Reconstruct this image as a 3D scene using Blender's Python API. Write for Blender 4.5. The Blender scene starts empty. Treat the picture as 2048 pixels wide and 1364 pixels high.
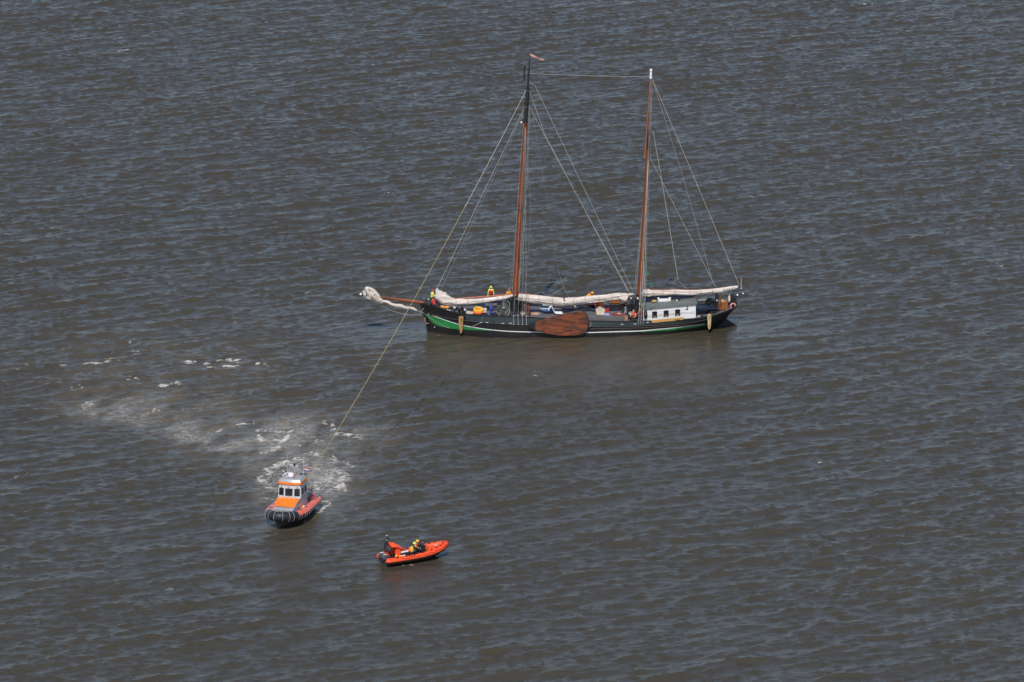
import bpy, bmesh, math, random
import numpy as np
from mathutils import Vector, Matrix, noise as mnoise

random.seed(7)
SC = bpy.context.scene
COL = SC.collection
R = math.radians

# ---------------------------------------------------------------- camera
FPX = 9500.0                        # focal length in pixels of a 2048 px wide picture
PITCH = R(15.0)
DIST = FPX / 21.0
CAM = Vector((0, -DIST * math.cos(PITCH), DIST * math.sin(PITCH)))
FW = Vector((0, math.cos(PITCH), -math.sin(PITCH)))
UP = Vector((0, math.sin(PITCH), math.cos(PITCH)))
cd = bpy.data.cameras.new('camera')
cd.sensor_width = 36.0
cd.lens = 36.0 * FPX / 2048.0
cd.clip_start = 5.0
cd.clip_end = 60000.0
cam = bpy.data.objects.new('camera', cd)
COL.objects.link(cam)
cam.location = CAM
cam.rotation_euler = (R(90) - PITCH, 0, 0)
SC.camera = cam

# ---------------------------------------------------------------- light
SUN_EL, SUN_AZ = R(52), R(8)        # the sun stands behind the camera, a little to its left
world = bpy.data.worlds.new('World')
SC.world = world
world.use_nodes = True
wn = world.node_tree
sky = wn.nodes.new('ShaderNodeTexSky')
sky.sky_type = 'NISHITA'
sky.sun_disc = False
sky.sun_elevation = SUN_EL
sky.sun_rotation = R(180) + SUN_AZ
sky.air_density = 1.0
sky.dust_density = 0.6
sky.ozone_density = 3.0
bg = wn.nodes['Background']
tint = wn.nodes.new('ShaderNodeMix')             # white balance of the picture: a little less green
tint.data_type = 'RGBA'
tint.blend_type = 'MULTIPLY'
tint.inputs['Factor'].default_value = 1.0
tint.inputs['B'].default_value = (1.04, 0.99, 0.985, 1)
wn.links.new(sky.outputs['Color'], tint.inputs['A'])
wn.links.new(tint.outputs['Result'], bg.inputs['Color'])
bg.inputs['Strength'].default_value = 0.132
sd = bpy.data.lights.new('sun', 'SUN')
sd.energy = 3.4
sd.angle = R(0.5)
sd.color = (1.0, 0.95, 0.88)
sun = bpy.data.objects.new('sun', sd)
COL.objects.link(sun)
sdir = Vector((-math.sin(SUN_AZ) * math.cos(SUN_EL), -math.cos(SUN_AZ) * math.cos(SUN_EL), math.sin(SUN_EL)))
sun.rotation_euler = sdir.to_track_quat('Z', 'Y').to_euler()
sun.location = (0, -60, 80)
vs = SC.view_settings
vs.view_transform = 'Standard'
vs.look = 'None'
vs.exposure = 0.0
vs.gamma = 1.0
vs.use_curve_mapping = False

# ---------------------------------------------------------------- helpers
def ray(px, py):
    """direction of sight through a point of the 2048 x 1364 photograph"""
    return FW * FPX + Vector((px - 1024.0, 0, 0)) + UP * (682.0 - py)

def ground(px, py, z=0.0):
    d = ray(px, py)
    return CAM + d * ((z - CAM.z) / d.z)

def srgb(r, g, b):
    f = lambda c: (c / 255 / 12.92) if c / 255 <= 0.04045 else ((c / 255 + 0.055) / 1.055) ** 2.4
    return (f(r), f(g), f(b))

MATS = {}
def mat(name, rgb, rough=0.55, metal=0.0, var=0.18, scale=2.5, bump=0.0, stretch=(1, 1, 1), rgb2=None, spec=0.5, detail=4.0, hard=.18):
    """painted, wooden or woven surface: base colour broken up by noise, a little relief"""
    if name in MATS:
        return MATS[name]
    m = bpy.data.materials.new(name)
    m.use_nodes = True
    nt = m.node_tree
    p = nt.nodes['Principled BSDF']
    p.inputs['Roughness'].default_value = rough
    p.inputs['Metallic'].default_value = metal
    p.inputs['Specular IOR Level'].default_value = spec
    tc = nt.nodes.new('ShaderNodeTexCoord')
    mp = nt.nodes.new('ShaderNodeMapping')
    mp.inputs['Scale'].default_value = stretch
    nz = nt.nodes.new('ShaderNodeTexNoise')
    nz.inputs['Scale'].default_value = scale
    nz.inputs['Detail'].default_value = detail
    nt.links.new(tc.outputs['Object'], mp.inputs['Vector'])
    nt.links.new(mp.outputs['Vector'], nz.inputs['Vector'])
    cr = nt.nodes.new('ShaderNodeValToRGB')
    a = tuple(max(0, c * (1 - var)) for c in rgb)
    b = tuple(min(1, c * (1 + var)) for c in rgb) if rgb2 is None else rgb2
    cr.color_ramp.elements[0].position = 0.5 - hard
    cr.color_ramp.elements[1].position = 0.5 + hard
    cr.color_ramp.elements[0].color = (*a, 1)
    cr.color_ramp.elements[1].color = (*b, 1)
    nt.links.new(nz.outputs['Fac'], cr.inputs['Fac'])
    nt.links.new(cr.outputs['Color'], p.inputs['Base Color'])
    if bump:
        bp = nt.nodes.new('ShaderNodeBump')
        bp.inputs['Strength'].default_value = 0.8
        bp.inputs['Distance'].default_value = bump
        nt.links.new(nz.outputs['Fac'], bp.inputs['Height'])
        nt.links.new(bp.outputs['Normal'], p.inputs['Normal'])
    MATS[name] = m
    return m

class MB:
    """collects shapes, builds ONE mesh object"""
    def __init__(self):
        self.v, self.f, self.m = [], [], []
    def add(self, vs, fs, mi=0):
        o = len(self.v)
        self.v.extend([tuple(p) for p in vs])
        self.f.extend([tuple(i + o for i in f) for f in fs])
        self.m.extend([mi] * len(fs))
        return self
    def box(self, lo, hi, mi=0, taper=(1, 1), rot=None, shear=0.0):
        x0, y0, z0 = lo; x1, y1, z1 = hi
        cx, cy = (x0 + x1) / 2, (y0 + y1) / 2
        tx, ty = taper
        vs = []
        for z, kx, ky, s in ((z0, 1, 1, 0), (z1, tx, ty, shear)):
            for x, y in ((x0, y0), (x1, y0), (x1, y1), (x0, y1)):
                vs.append(Vector((cx + (x - cx) * kx + s, cy + (y - cy) * ky, z)))
        if rot is not None:
            c = Vector((cx, cy, (z0 + z1) / 2))
            vs = [c + rot @ (p - c) for p in vs]
        return self.add(vs, [(3, 2, 1, 0), (4, 5, 6, 7), (0, 1, 5, 4), (1, 2, 6, 5), (2, 3, 7, 6), (3, 0, 4, 7)], mi)
    def loft(self, rings, mi=0, closed=True, caps=True):
        n = len(rings[0])
        vs = [p for r in rings for p in r]
        fs = []
        for i in range(len(rings) - 1):
            for j in range(n if closed else n - 1):
                k = (j + 1) % n
                fs.append((i * n + j, i * n + k, (i + 1) * n + k, (i + 1) * n + j))
        if caps and closed:
            fs.append(tuple(reversed(range(n))))
            fs.append(tuple((len(rings) - 1) * n + j for j in range(n)))
        return self.add(vs, fs, mi)
    def tube(self, pts, r, n=8, mi=0, flat=1.0, loop=False):
        pts = [Vector(p) for p in pts]
        rs = r if isinstance(r, (list, tuple)) else [r] * len(pts)
        rings = []
        ref = None
        for i, p in enumerate(pts):
            a = pts[i - 1] if (i > 0 or loop) else p
            b = pts[(i + 1) % len(pts)] if (i < len(pts) - 1 or loop) else p
            t = (b - a).normalized()
            if ref is None:
                ref = Vector((0, 0, 1)) if abs(t.z) < 0.9 else Vector((1, 0, 0))
            u = (ref - t * ref.dot(t))
            u = u.normalized() if u.length > 1e-6 else t.orthogonal().normalized()
            ref = u
            w = t.cross(u)
            rings.append([p + (u * math.sin(2 * math.pi * k / n) * flat + w * math.cos(2 * math.pi * k / n)) * rs[i] for k in range(n)])
        if loop:
            rings.append(rings[0])
        # wind outward
        return self.loft([list(reversed(q)) for q in rings] if True else rings, mi, True, not loop)
    def sph(self, c, r, nu=12, nv=8, mi=0, rot=None):
        r = r if isinstance(r, (tuple, list)) else (r, r, r)
        c = Vector(c)
        vs = [Vector((0, 0, -r[2]))]
        for i in range(1, nv):
            th = -math.pi / 2 + math.pi * i / nv
            for j in range(nu):
                ph = 2 * math.pi * j / nu
                vs.append(Vector((r[0] * math.cos(th) * math.cos(ph), r[1] * math.cos(th) * math.sin(ph), r[2] * math.sin(th))))
        vs.append(Vector((0, 0, r[2])))
        if rot is not None:
            vs = [rot @ p for p in vs]
        vs = [p + c for p in vs]
        fs = []
        for j in range(nu):
            k = (j + 1) % nu
            fs.append((0, 1 + k, 1 + j))
            for i in range(nv - 2):
                a = 1 + i * nu
                fs.append((a + j, a + k, a + nu + k, a + nu + j))
            a = 1 + (nv - 2) * nu
            fs.append((a + j, a + k, len(vs) - 1))
        return self.add(vs, fs, mi)
    def torus(self, c, R0, r, axis=(0, 0, 1), n=20, m=8, mi=0, sq=(1, 1)):
        ax = Vector(axis).normalized()
        u = ax.orthogonal().normalized() if abs(ax.z) < 0.99 else Vector((1, 0, 0))
        if abs(ax.z) < 0.99:
            u = Vector((0, 0, 1)); u = (u - ax * u.dot(ax)).normalized()
        w = ax.cross(u)
        pts = [Vector(c) + u * math.cos(2 * math.pi * i / n) * R0 * sq[0] + w * math.sin(2 * math.pi * i / n) * R0 * sq[1] for i in range(n)]
        return self.tube(pts, r, m, mi, loop=True)
    def sheet(self, grid, mi=0, thick=0.0):
        """grid of points; with thickness becomes a closed slab (offset along averaged normal)"""
        a, b = len(grid), len(grid[0])
        g = [[Vector(p) for p in row] for row in grid]
        if not thick:
            return self.add([p for r_ in g for p in r_], [(i * b + j, i * b + j + 1, (i + 1) * b + j + 1, (i + 1) * b + j) for i in range(a - 1) for j in range(b - 1)], mi)
        def nrm(i, j):
            du = g[min(i + 1, a - 1)][j] - g[max(i - 1, 0)][j]
            dv = g[i][min(j + 1, b - 1)] - g[i][max(j - 1, 0)]
            n_ = du.cross(dv)
            return n_.normalized() if n_.length > 1e-9 else Vector((0, 0, 1))
        top = [g[i][j] + nrm(i, j) * thick / 2 for i in range(a) for j in range(b)]
        bot = [g[i][j] - nrm(i, j) * thick / 2 for i in range(a) for j in range(b)]
        n0 = a * b
        fs = []
        for i in range(a - 1):
            for j in range(b - 1):
                q = (i * b + j, (i + 1) * b + j, (i + 1) * b + j + 1, i * b + j + 1)
                fs.append(q)
                fs.append(tuple(n0 + k for k in reversed(q)))
        edge = [(0, j) for j in range(b)] + [(i, b - 1) for i in range(1, a)] + [(a - 1, j) for j in range(b - 2, -1, -1)] + [(i, 0) for i in range(a - 2, 0, -1)]
        e = [i * b + j for i, j in edge]
        for k in range(len(e)):
            p, q = e[k], e[(k + 1) % len(e)]
            fs.append((p, q, n0 + q, n0 + p))
        return self.add(top + bot, fs, mi)
    def prism(self, poly, ext, mi=0):
        poly = [Vector(p) for p in poly]
        n = len(poly)
        ext = Vector(ext)
        vs = poly + [p + ext for p in poly]
        fs = [tuple(range(n)), tuple(reversed(range(n, 2 * n)))]
        fs += [(j, n + j, n + (j + 1) % n, (j + 1) % n) for j in range(n)]
        return self.add(vs, fs, mi)
    def build(self, name, mats, parent=None, ang=40, bevel=0.0):
        me = bpy.data.meshes.new(name)
        me.from_pydata([tuple(p) for p in self.v], [], self.f)
        mats = mats if isinstance(mats, (list, tuple)) else [mats]
        for m_ in mats:
            me.materials.append(m_)
        if len(mats) > 1:
            me.polygons.foreach_set('material_index', self.m)
        bm = bmesh.new()
        bm.from_mesh(me)
        if bevel:
            bmesh.ops.remove_doubles(bm, verts=bm.verts, dist=1e-5)
            ed = [e for e in bm.edges if len(e.link_faces) == 2 and e.calc_face_angle(0) > R(30)]
            bmesh.ops.bevel(bm, geom=ed, offset=bevel, segments=2, affect='EDGES', clamp_overlap=True)
        bmesh.ops.recalc_face_normals(bm, faces=bm.faces)
        bm.to_mesh(me)
        bm.free()
        me.polygons.foreach_set('use_smooth', [True] * len(me.polygons))
        me.set_sharp_from_angle(angle=R(ang))
        o = bpy.data.objects.new(name, me)
        COL.objects.link(o)
        if parent is not None:
            o.parent = parent
        return o

def tag(o, label, cat, group=None):
    o['label'] = label
    o['category'] = cat
    if group:
        o['group'] = group
    return o

def thing(name, label, cat, loc=(0, 0, 0), rotz=0.0, group=None):
    o = bpy.data.objects.new(name, None)
    o.empty_display_size = 0.3
    COL.objects.link(o)
    o.location = loc
    o.rotation_euler = (0, 0, rotz)
    return tag(o, label, cat, group)

def dup(src, parent, loc=None, rot=None):
    c = src.copy()
    COL.objects.link(c)
    c.parent = parent
    if loc is not None:
        c.location = loc
    if rot is not None:
        c.rotation_euler = rot
    return c

# ---------------------------------------------------------------- where the vessels lie
SHIP_YAW = R(4.0)
SHIP_O = ground(857, 663)                      # foot of the stem at the waterline
SAX = Vector((math.cos(SHIP_YAW), math.sin(SHIP_YAW), 0))
SAY = Vector((-math.sin(SHIP_YAW), math.cos(SHIP_YAW), 0))
BOAT_YAW = R(15.0)                             # lifeboat: bow towards the camera, turned a little left
BOAT_F = Vector((-math.sin(BOAT_YAW), -math.cos(BOAT_YAW), 0))
BOAT_O = ground(556, 1061) - BOAT_F * 3.45      # middle of the lifeboat
RIB_YAW = R(28.0)
RIB_O = ground(829, 1119)

# ---------------------------------------------------------------- water
def build_water():
    dx = 0.235
    xs = np.arange(-76.0, 76.0, dx)
    ys = np.arange(-112.0, 186.0, dx)
    nx, ny = len(xs), len(ys)
    rng = np.random.default_rng(11)
    # directional spectrum of a short, steep wind sea on a periodic patch
    MX, MY = 720, 1440
    LX, LY = MX * dx, MY * dx
    kx = 2 * np.pi * np.fft.fftfreq(MX, dx)[:, None]
    ky = 2 * np.pi * np.fft.fftfreq(MY, dx)[None, :]
    k = np.hypot(kx, ky)
    k[0, 0] = 1.0
    def field(lam, wind, spread, hs, kpow=3.9, seed=0, cut=0.55):
        g = np.random.default_rng(seed)
        kp = 2 * np.pi / lam
        ang = np.arctan2(ky, kx) - wind
        d = np.abs(np.cos(ang / 2)) ** (2 * spread)
        S = k ** (-kpow) * np.exp(-1.25 * (kp / k) ** 2) * d * np.exp(-(k / (2 * np.pi / cut)) ** 4)
        S[0, 0] = 0
        A = np.sqrt(S) * (g.standard_normal((MX, MY)) + 1j * g.standard_normal((MX, MY)))
        h = np.fft.ifft2(A)
        sc = hs / 4 / h.real.std()
        A = A * sc
        h = np.fft.ifft2(A).real
        cx = np.fft.ifft2(1j * A * kx / k).real
        cy = np.fft.ifft2(1j * A * ky / k).real
        return h, cx, cy
    wind = R(-62)                      # waves run towards the camera and to the right
    H = [f[:nx, :ny] for f in field(4.8, wind, 30, 0.255, seed=3, kpow=3.6, cut=.5)]
    H2 = [f[:nx, :ny] for f in field(2.0, wind - R(20), 16, 0.10, seed=4, kpow=3.0, cut=.45)]
    H4 = [f[:nx, :ny] for f in field(1.2, wind - R(40), 14, 0.055, seed=6, kpow=2.7, cut=.42)]
    H2 = [a + b for a, b in zip(H2, H4)]
    H3 = [f[:nx, :ny] for f in field(1.7, R(80), 0.4, 0.16, seed=8)]
    X, Y = np.meshgrid(xs, ys, indexing='ij')
    # a warped copy of the plane, so that foam follows crooked lines
    w1 = field(3.0, 0, 0, 4.0, seed=31, kpow=3.2, cut=.5)[0][:nx, :ny]
    w2 = field(3.0, 0, 0, 4.0, seed=32, kpow=3.2, cut=.5)[0][:nx, :ny]
    brk = field(1.6, 0, 0, 4.0, seed=33, kpow=2.6, cut=.45)[0][:nx, :ny]
    XW, YW = X + .22 * w1, Y + .36 * w2

    def cap(p, q, r0):                 # distance to a stroke, in its own widths
        ax_, ay_ = p; bx_, by_ = q
        vx, vy = bx_ - ax_, by_ - ay_
        L = vx * vx + vy * vy + 1e-9
        t = np.clip(((X - ax_) * vx + (Y - ay_) * vy) / L, 0, 1)
        return np.hypot(X - ax_ - t * vx, Y - ay_ - t * vy) / r0
    def stroke(pts, w, a, arr):
        g = [ground(*p) for p in pts]
        for p, q in zip(g[:-1], g[1:]):
            x0, x1 = min(p.x, q.x) - 4 * w, max(p.x, q.x) + 4 * w
            y0, y1 = min(p.y, q.y) - 4 * w, max(p.y, q.y) + 4 * w
            i0, i1 = np.searchsorted(xs, [x0, x1]); j0, j1 = np.searchsorted(ys, [y0, y1])
            if i1 <= i0 or j1 <= j0:
                continue
            sub = (slice(i0, i1), slice(j0, j1))
            vx, vy = q.x - p.x, q.y - p.y
            L = vx * vx + vy * vy + 1e-9
            t = np.clip(((XW[sub] - p.x) * vx + (YW[sub] - p.y) * vy) / L, 0, 1)
            d = np.hypot(XW[sub] - p.x - t * vx, YW[sub] - p.y - t * vy) / w
            arr[sub] = np.maximum(arr[sub], a * np.exp(-d * d))
    def blob(px, py, rx, ry, a, arr, add=False):
        c = ground(px, py)
        d2 = ((X - c.x) / rx) ** 2 + ((Y - c.y) / ry) ** 2
        g = a * np.exp(-d2)
        if add:
            arr += g
        else:
            np.maximum(arr, g, out=arr)

    foam = np.zeros((nx, ny)); mud = np.zeros((nx, ny)); calm = np.zeros((nx, ny)); wash = np.zeros((nx, ny))
    # single whitecaps
    caps = [((168, 730), (198, 726), .34, 1.0), ((190, 728), (234, 716), .2, .75), ((30, 738), (70, 734), .22, .75), ((85, 733), (125, 730), .2, .6),
            ((363, 726), (393, 723), .28, .95), ((405, 728), (425, 733), .24, .85), ((438, 721), (475, 720), .26, .95),
            ((443, 736), (470, 733), .3, 1.0), ((518, 730), (538, 729), .2, .85), ((325, 772), (353, 768), .3, .95),
            ((258, 706), (284, 703), .2, .75), ((258, 683), (271, 681), .18, .85), ((405, 680), (417, 679), .18, .75),
            ((467, 640), (483, 645), .3, .6), ((260, 757), (276, 757), .2, .75), ((152, 775), (158, 772), .2, .7),
            ((165, 816), (188, 806), .24, .8), ((290, 829), (318, 822), .26, .85), ((360, 821), (400, 815), .12, .65),
            ((425, 814), (446, 806), .24, .75), ((474, 853), (508, 845), .34, .95), ((430, 861), (446, 858), .2, .8),
            ((236, 104), (256, 100), .26, .9), ((540, 162), (556, 160), .24, .85), ((770, 387), (783, 386), .22, .8),
            ((704, 295), (718, 293), .2, .5), ((1062, 747), (1076, 746), .2, .6), ((1392, 845), (1404, 841), .2, .8),
            ((1628, 922), (1643, 921), .22, .9), ((1660, 20), (1675, 17), .2, .7), ((1722, 10), (1755, 9), .2, .65),
            ((1785, 7), (1812, 4), .24, .85), ((1312, 27), (1325, 28), .2, .75), ((1884, 468), (1897, 465), .22, .75),
            ((1990, 531), (2002, 530), .2, .7), ((1666, 288), (1673, 289), .2, .7), ((602, 585), (613, 584), .2, .8),
            ((1448, 62), (1458, 60), .2, .55), ((1740, 197), (1760, 195), .2, .45), ((905, 300), (915, 299), .2, .5),
            ((15, 956), (60, 945), .16, .6), ((70, 940), (105, 925), .12, .5), ((340, 1174), (352, 1172), .2, .6),
            ((1188, 668), (1204, 668), .22, .7), ((1210, 670), (1226, 671), .16, .6), ((1245, 671), (1258, 672), .16, .55),
            ((1090, 673), (1110, 673.5), .12, .5), ((980, 671), (1000, 671.5), .1, .4), ((1290, 668), (1315, 667), .12, .5), ((1400, 660), (1425, 657), .1, .45), ((862, 669), (876, 672), .14, .5), ((770, 1124), (780, 1129), .22, .7), ((800, 1133), (830, 1129), .1, .5), ((545, 1052), (556, 1058), .12, .5), ((585, 1052), (612, 1042), .12, .5), ((1640, 660), (1760, 648), .1, .42), ((1335, 660), (1345, 661), .18, .5)]
    for p, q, w, a in caps:
        stroke([p, q], w * .95, a * 1.08, foam)
    # propeller wash astern of the lifeboat
    for pts, w, a in [([(505, 862), (540, 862), (575, 863), (602, 862)], .26, 1.0), ([(513, 871), (524, 879), (545, 882), (566, 880), (574, 875)], .34, 1.1),
                      ([(585, 890), (605, 889), (626, 885)], .2, .95), ([(655, 868), (690, 867), (700, 874), (728, 872)], .26, .95),
                      ([(648, 847), (662, 850), (666, 858)], .2, .8), ([(520, 906), (540, 903), (558, 892), (563, 886)], .36, .85),
                      ([(480, 900), (505, 896)], .3, .55), ([(440, 890), (480, 882)], .2, .4), ([(560, 868), (590, 875), (640, 880)], .5, .55),
                      ([(525, 962), (530, 948), (548, 934), (575, 926), (600, 921)], .75, .78), ([(612, 907), (648, 912), (672, 922), (700, 932)], .35, .8),
                      ([(640, 935), (680, 945), (692, 958), (688, 968), (670, 976)], .6, .8), ([(660, 955), (640, 966), (625, 975)], .7, .82),
                      ([(625, 985), (655, 982), (690, 975)], .3, .6), ([(526, 965), (540, 975), (556, 980)], .45, .72),
                      ([(524, 994), (538, 999)], .3, .7), ([(639, 1022), (648, 1012), (653, 1004)], .3, 1.0), ([(518, 1004), (524, 1003)], .2, .5),
                      ([(742, 918), (760, 917)], .25, .4), ([(690, 930), (740, 915)], .4, .35)]:
        stroke(pts, w, a, foam)
    blob(610, 945, 4.8, 10.5, .44, foam); blob(580, 872, 5.4, 6.5, .40, foam); blob(700, 870, 3.6, 5.0, .38, foam); blob(510, 895, 3.0, 6, .33, foam); blob(645, 905, 3.4, 7, .36, foam); blob(440, 870, 3.5, 5, .26, foam)
    blob(660, 960, 2.4, 6.0, .60, foam); blob(545, 955, 2.0, 5.0, .50, foam); blob(675, 975, 1.6, 3.0, .50, foam)
    blob(610, 940, 5.6, 17.0, 1.0, wash); blob(580, 870, 6.5, 9, .8, wash); blob(700, 880, 4.0, 8, .6, wash)
    # stirred-up mud carried off left; last two blobs brown the water beside the ship
    for px, py, rx, ry, a in [(610, 950, 5, 12, .8), (580, 872, 7, 9, .8), (690, 872, 5, 8, .55), (480, 860, 6, 9, .75), (380, 820, 6, 10, .75), (280, 800, 6, 10, .8),
                              (190, 800, 4, 9, .7), (250, 735, 9, 14, .45), (430, 740, 9, 14, .45), (130, 720, 8, 13, .3), (1250, 720, 10, 9, .4), (1000, 710, 9, 8, .35)]:
        blob(px, py, rx, ry, a, mud)
    # grey, smooth edge of the plume: a film of spent foam
    film = np.zeros((nx, ny))
    stroke([(165, 822), (250, 838), (330, 862), (420, 894), (500, 915)], 1.3, .8, film)
    stroke([(180, 812), (260, 800), (330, 830), (400, 862), (480, 885)], 2.6, .55, film)
    stroke([(560, 900), (520, 915)], 1.6, .5, film)
    blob(600, 905, 4.5, 8, .45, film); blob(480, 870, 4, 8, .5, film)
    foam *= np.clip(1.12 + .2 * brk, .5, 1.5)
    edge_l = sorted((p.x, p.y) for p in (ground(*q) for q in ((130, 812), (160, 822), (205, 828), (250, 838), (330, 862), (420, 894), (495, 917))))
    dY = YW - np.interp(XW, [q[0] for q in edge_l], [q[1] for q in edge_l])
    along = np.clip((X - edge_l[0][0]) / 2.5, 0, 1) * np.clip((edge_l[-1][0] + 2.0 - X) / 4.0, 0, 1)
    film = np.maximum(film * .8, .95 * np.clip(dY / .7, 0, 1) * np.exp(-np.clip(dY, 0, None) / 5.5) * along)
    mud = np.maximum(mud, .8 * np.clip(dY / .7, 0, 1) * np.exp(-np.clip(dY, 0, None) / 14) * along)
    milk = np.zeros((nx, ny))                 # water whitened by the propellers
    for px, py, rx, ry, a in ((585, 875, 5.6, 7, .8), (500, 888, 4.2, 7, .6), (690, 866, 3.4, 3.5, .4), (610, 945, 4.6, 10, .85), (660, 950, 2.8, 6, .7), (640, 905, 3.0, 6, .35), (420, 870, 4.0, 6, .4)):
        blob(px, py, rx, ry, a, milk)
    film = np.maximum(film, milk)
    lag = field(9.0, R(-25), 6, 4.0, seed=34, kpow=3.0, cut=1.0)[0][:nx, :ny]
    film *= np.clip(.85 + .32 * lag, .25, 1.4)
    mud *= np.clip(.9 + .3 * lag, .3, 1.5)
    # lee of the ship and of the boats
    blob(1290, 706, 10, 7, .45, calm); blob(1050, 698, 11, 5, .42, calm); blob(1420, 690, 5, 6, .45, calm); blob(900, 690, 5, 5, .3, calm)
    blob(820, 1160, 4, 8, .35, calm); blob(600, 1075, 3, 5, .35, calm)
    for o, f, L, B in ((SHIP_O + SAX * 14, SAX, 15.5, 2.6), (BOAT_O, BOAT_F, 4.1, 1.6), (RIB_O, Vector((math.cos(RIB_YAW), math.sin(RIB_YAW), 0)), 3.0, 1.1)):
        u = (X - o.x) * f.x + (Y - o.y) * f.y
        v = -(X - o.x) * f.y + (Y - o.y) * f.x
        d = np.maximum(np.abs(u) / L, np.abs(v) / B)
        np.maximum(calm, np.clip(1.6 - d * 0.9, 0, .75), out=calm)
    amp = 1 - calm
    edge = np.minimum(np.minimum(X - xs[0], xs[-1] - X), np.minimum(Y - ys[0], ys[-1] - Y))
    fade = np.clip(edge / 6.0, 0, 1)
    # uneven gusts: patches of rougher and smoother water
    gust = field(38.0, R(20), 1.0, 4.0, seed=21)[0][:nx, :ny]
    amp = amp * (1 + 0.08 * np.clip(gust, -2, 2)) * fade
    amp = amp * (1 - 0.3 * np.clip(film, 0, 1))
    Z = H[0] * amp * (1 - .35 * wash) + H2[0] * amp * (1 - .3 * calm) + H3[0] * wash * fade * .8
    chop = 0.85
    PX = X + chop * (H[1] * (1 - .4 * wash) + H2[1] + H3[1] * wash) * amp
    PY = Y + chop * (H[2] * (1 - .4 * wash) + H2[2] + H3[2] * wash) * amp
    Z = Z + 0.07 * np.clip(foam, 0, 1) ** 2
    # outer sheet to the horizon, same mesh
    ox = np.concatenate(([-30000, -8000, -2500, -900, -350, -160, -100], xs, [100, 160, 350, 900, 2500, 8000, 30000]))
    oy = np.concatenate(([-30000, -8000, -2500, -900, -500, -250, -150], ys, [210, 260, 400, 900, 2500, 8000, 30000]))
    GX, GY = np.meshgrid(ox, oy, indexing='ij')
    GZ = np.zeros_like(GX)
    GX[7:7 + nx, 7:7 + ny] = PX; GY[7:7 + nx, 7:7 + ny] = PY; GZ[7:7 + nx, 7:7 + ny] = Z
    NX, NY = GX.shape
    me = bpy.data.meshes.new('water')
    me.vertices.add(NX * NY)
    me.vertices.foreach_set('co', np.stack([GX, GY, GZ], -1).astype(np.float32).ravel())
    i = np.arange(NX - 1)[:, None] * NY + np.arange(NY - 1)[None, :]
    q = np.stack([i, i + NY, i + NY + 1, i + 1], -1).reshape(-1).astype(np.int32)
    nf = (NX - 1) * (NY - 1)
    me.loops.add(nf * 4)
    me.loops.foreach_set('vertex_index', q)
    me.polygons.add(nf)
    me.polygons.foreach_set('loop_start', np.arange(0, nf * 4, 4, dtype=np.int32))
    me.polygons.foreach_set('use_smooth', np.ones(nf, dtype=bool))
    me.update(calc_edges=True)
    for nm, arr in (('foam', foam), ('mud', mud), ('calm', np.clip(calm + .5 * film, 0, 1)), ('film', film)):
        full = np.zeros((NX, NY), np.float32)
        full[7:7 + nx, 7:7 + ny] = arr
        a = me.attributes.new(nm, 'FLOAT', 'POINT')
        a.data.foreach_set('value', full.ravel())
    o = bpy.data.objects.new('water', me)
    COL.objects.link(o)
    o['kind'] = 'structure'
    me.materials.append(water_mat())
    return o

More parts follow.
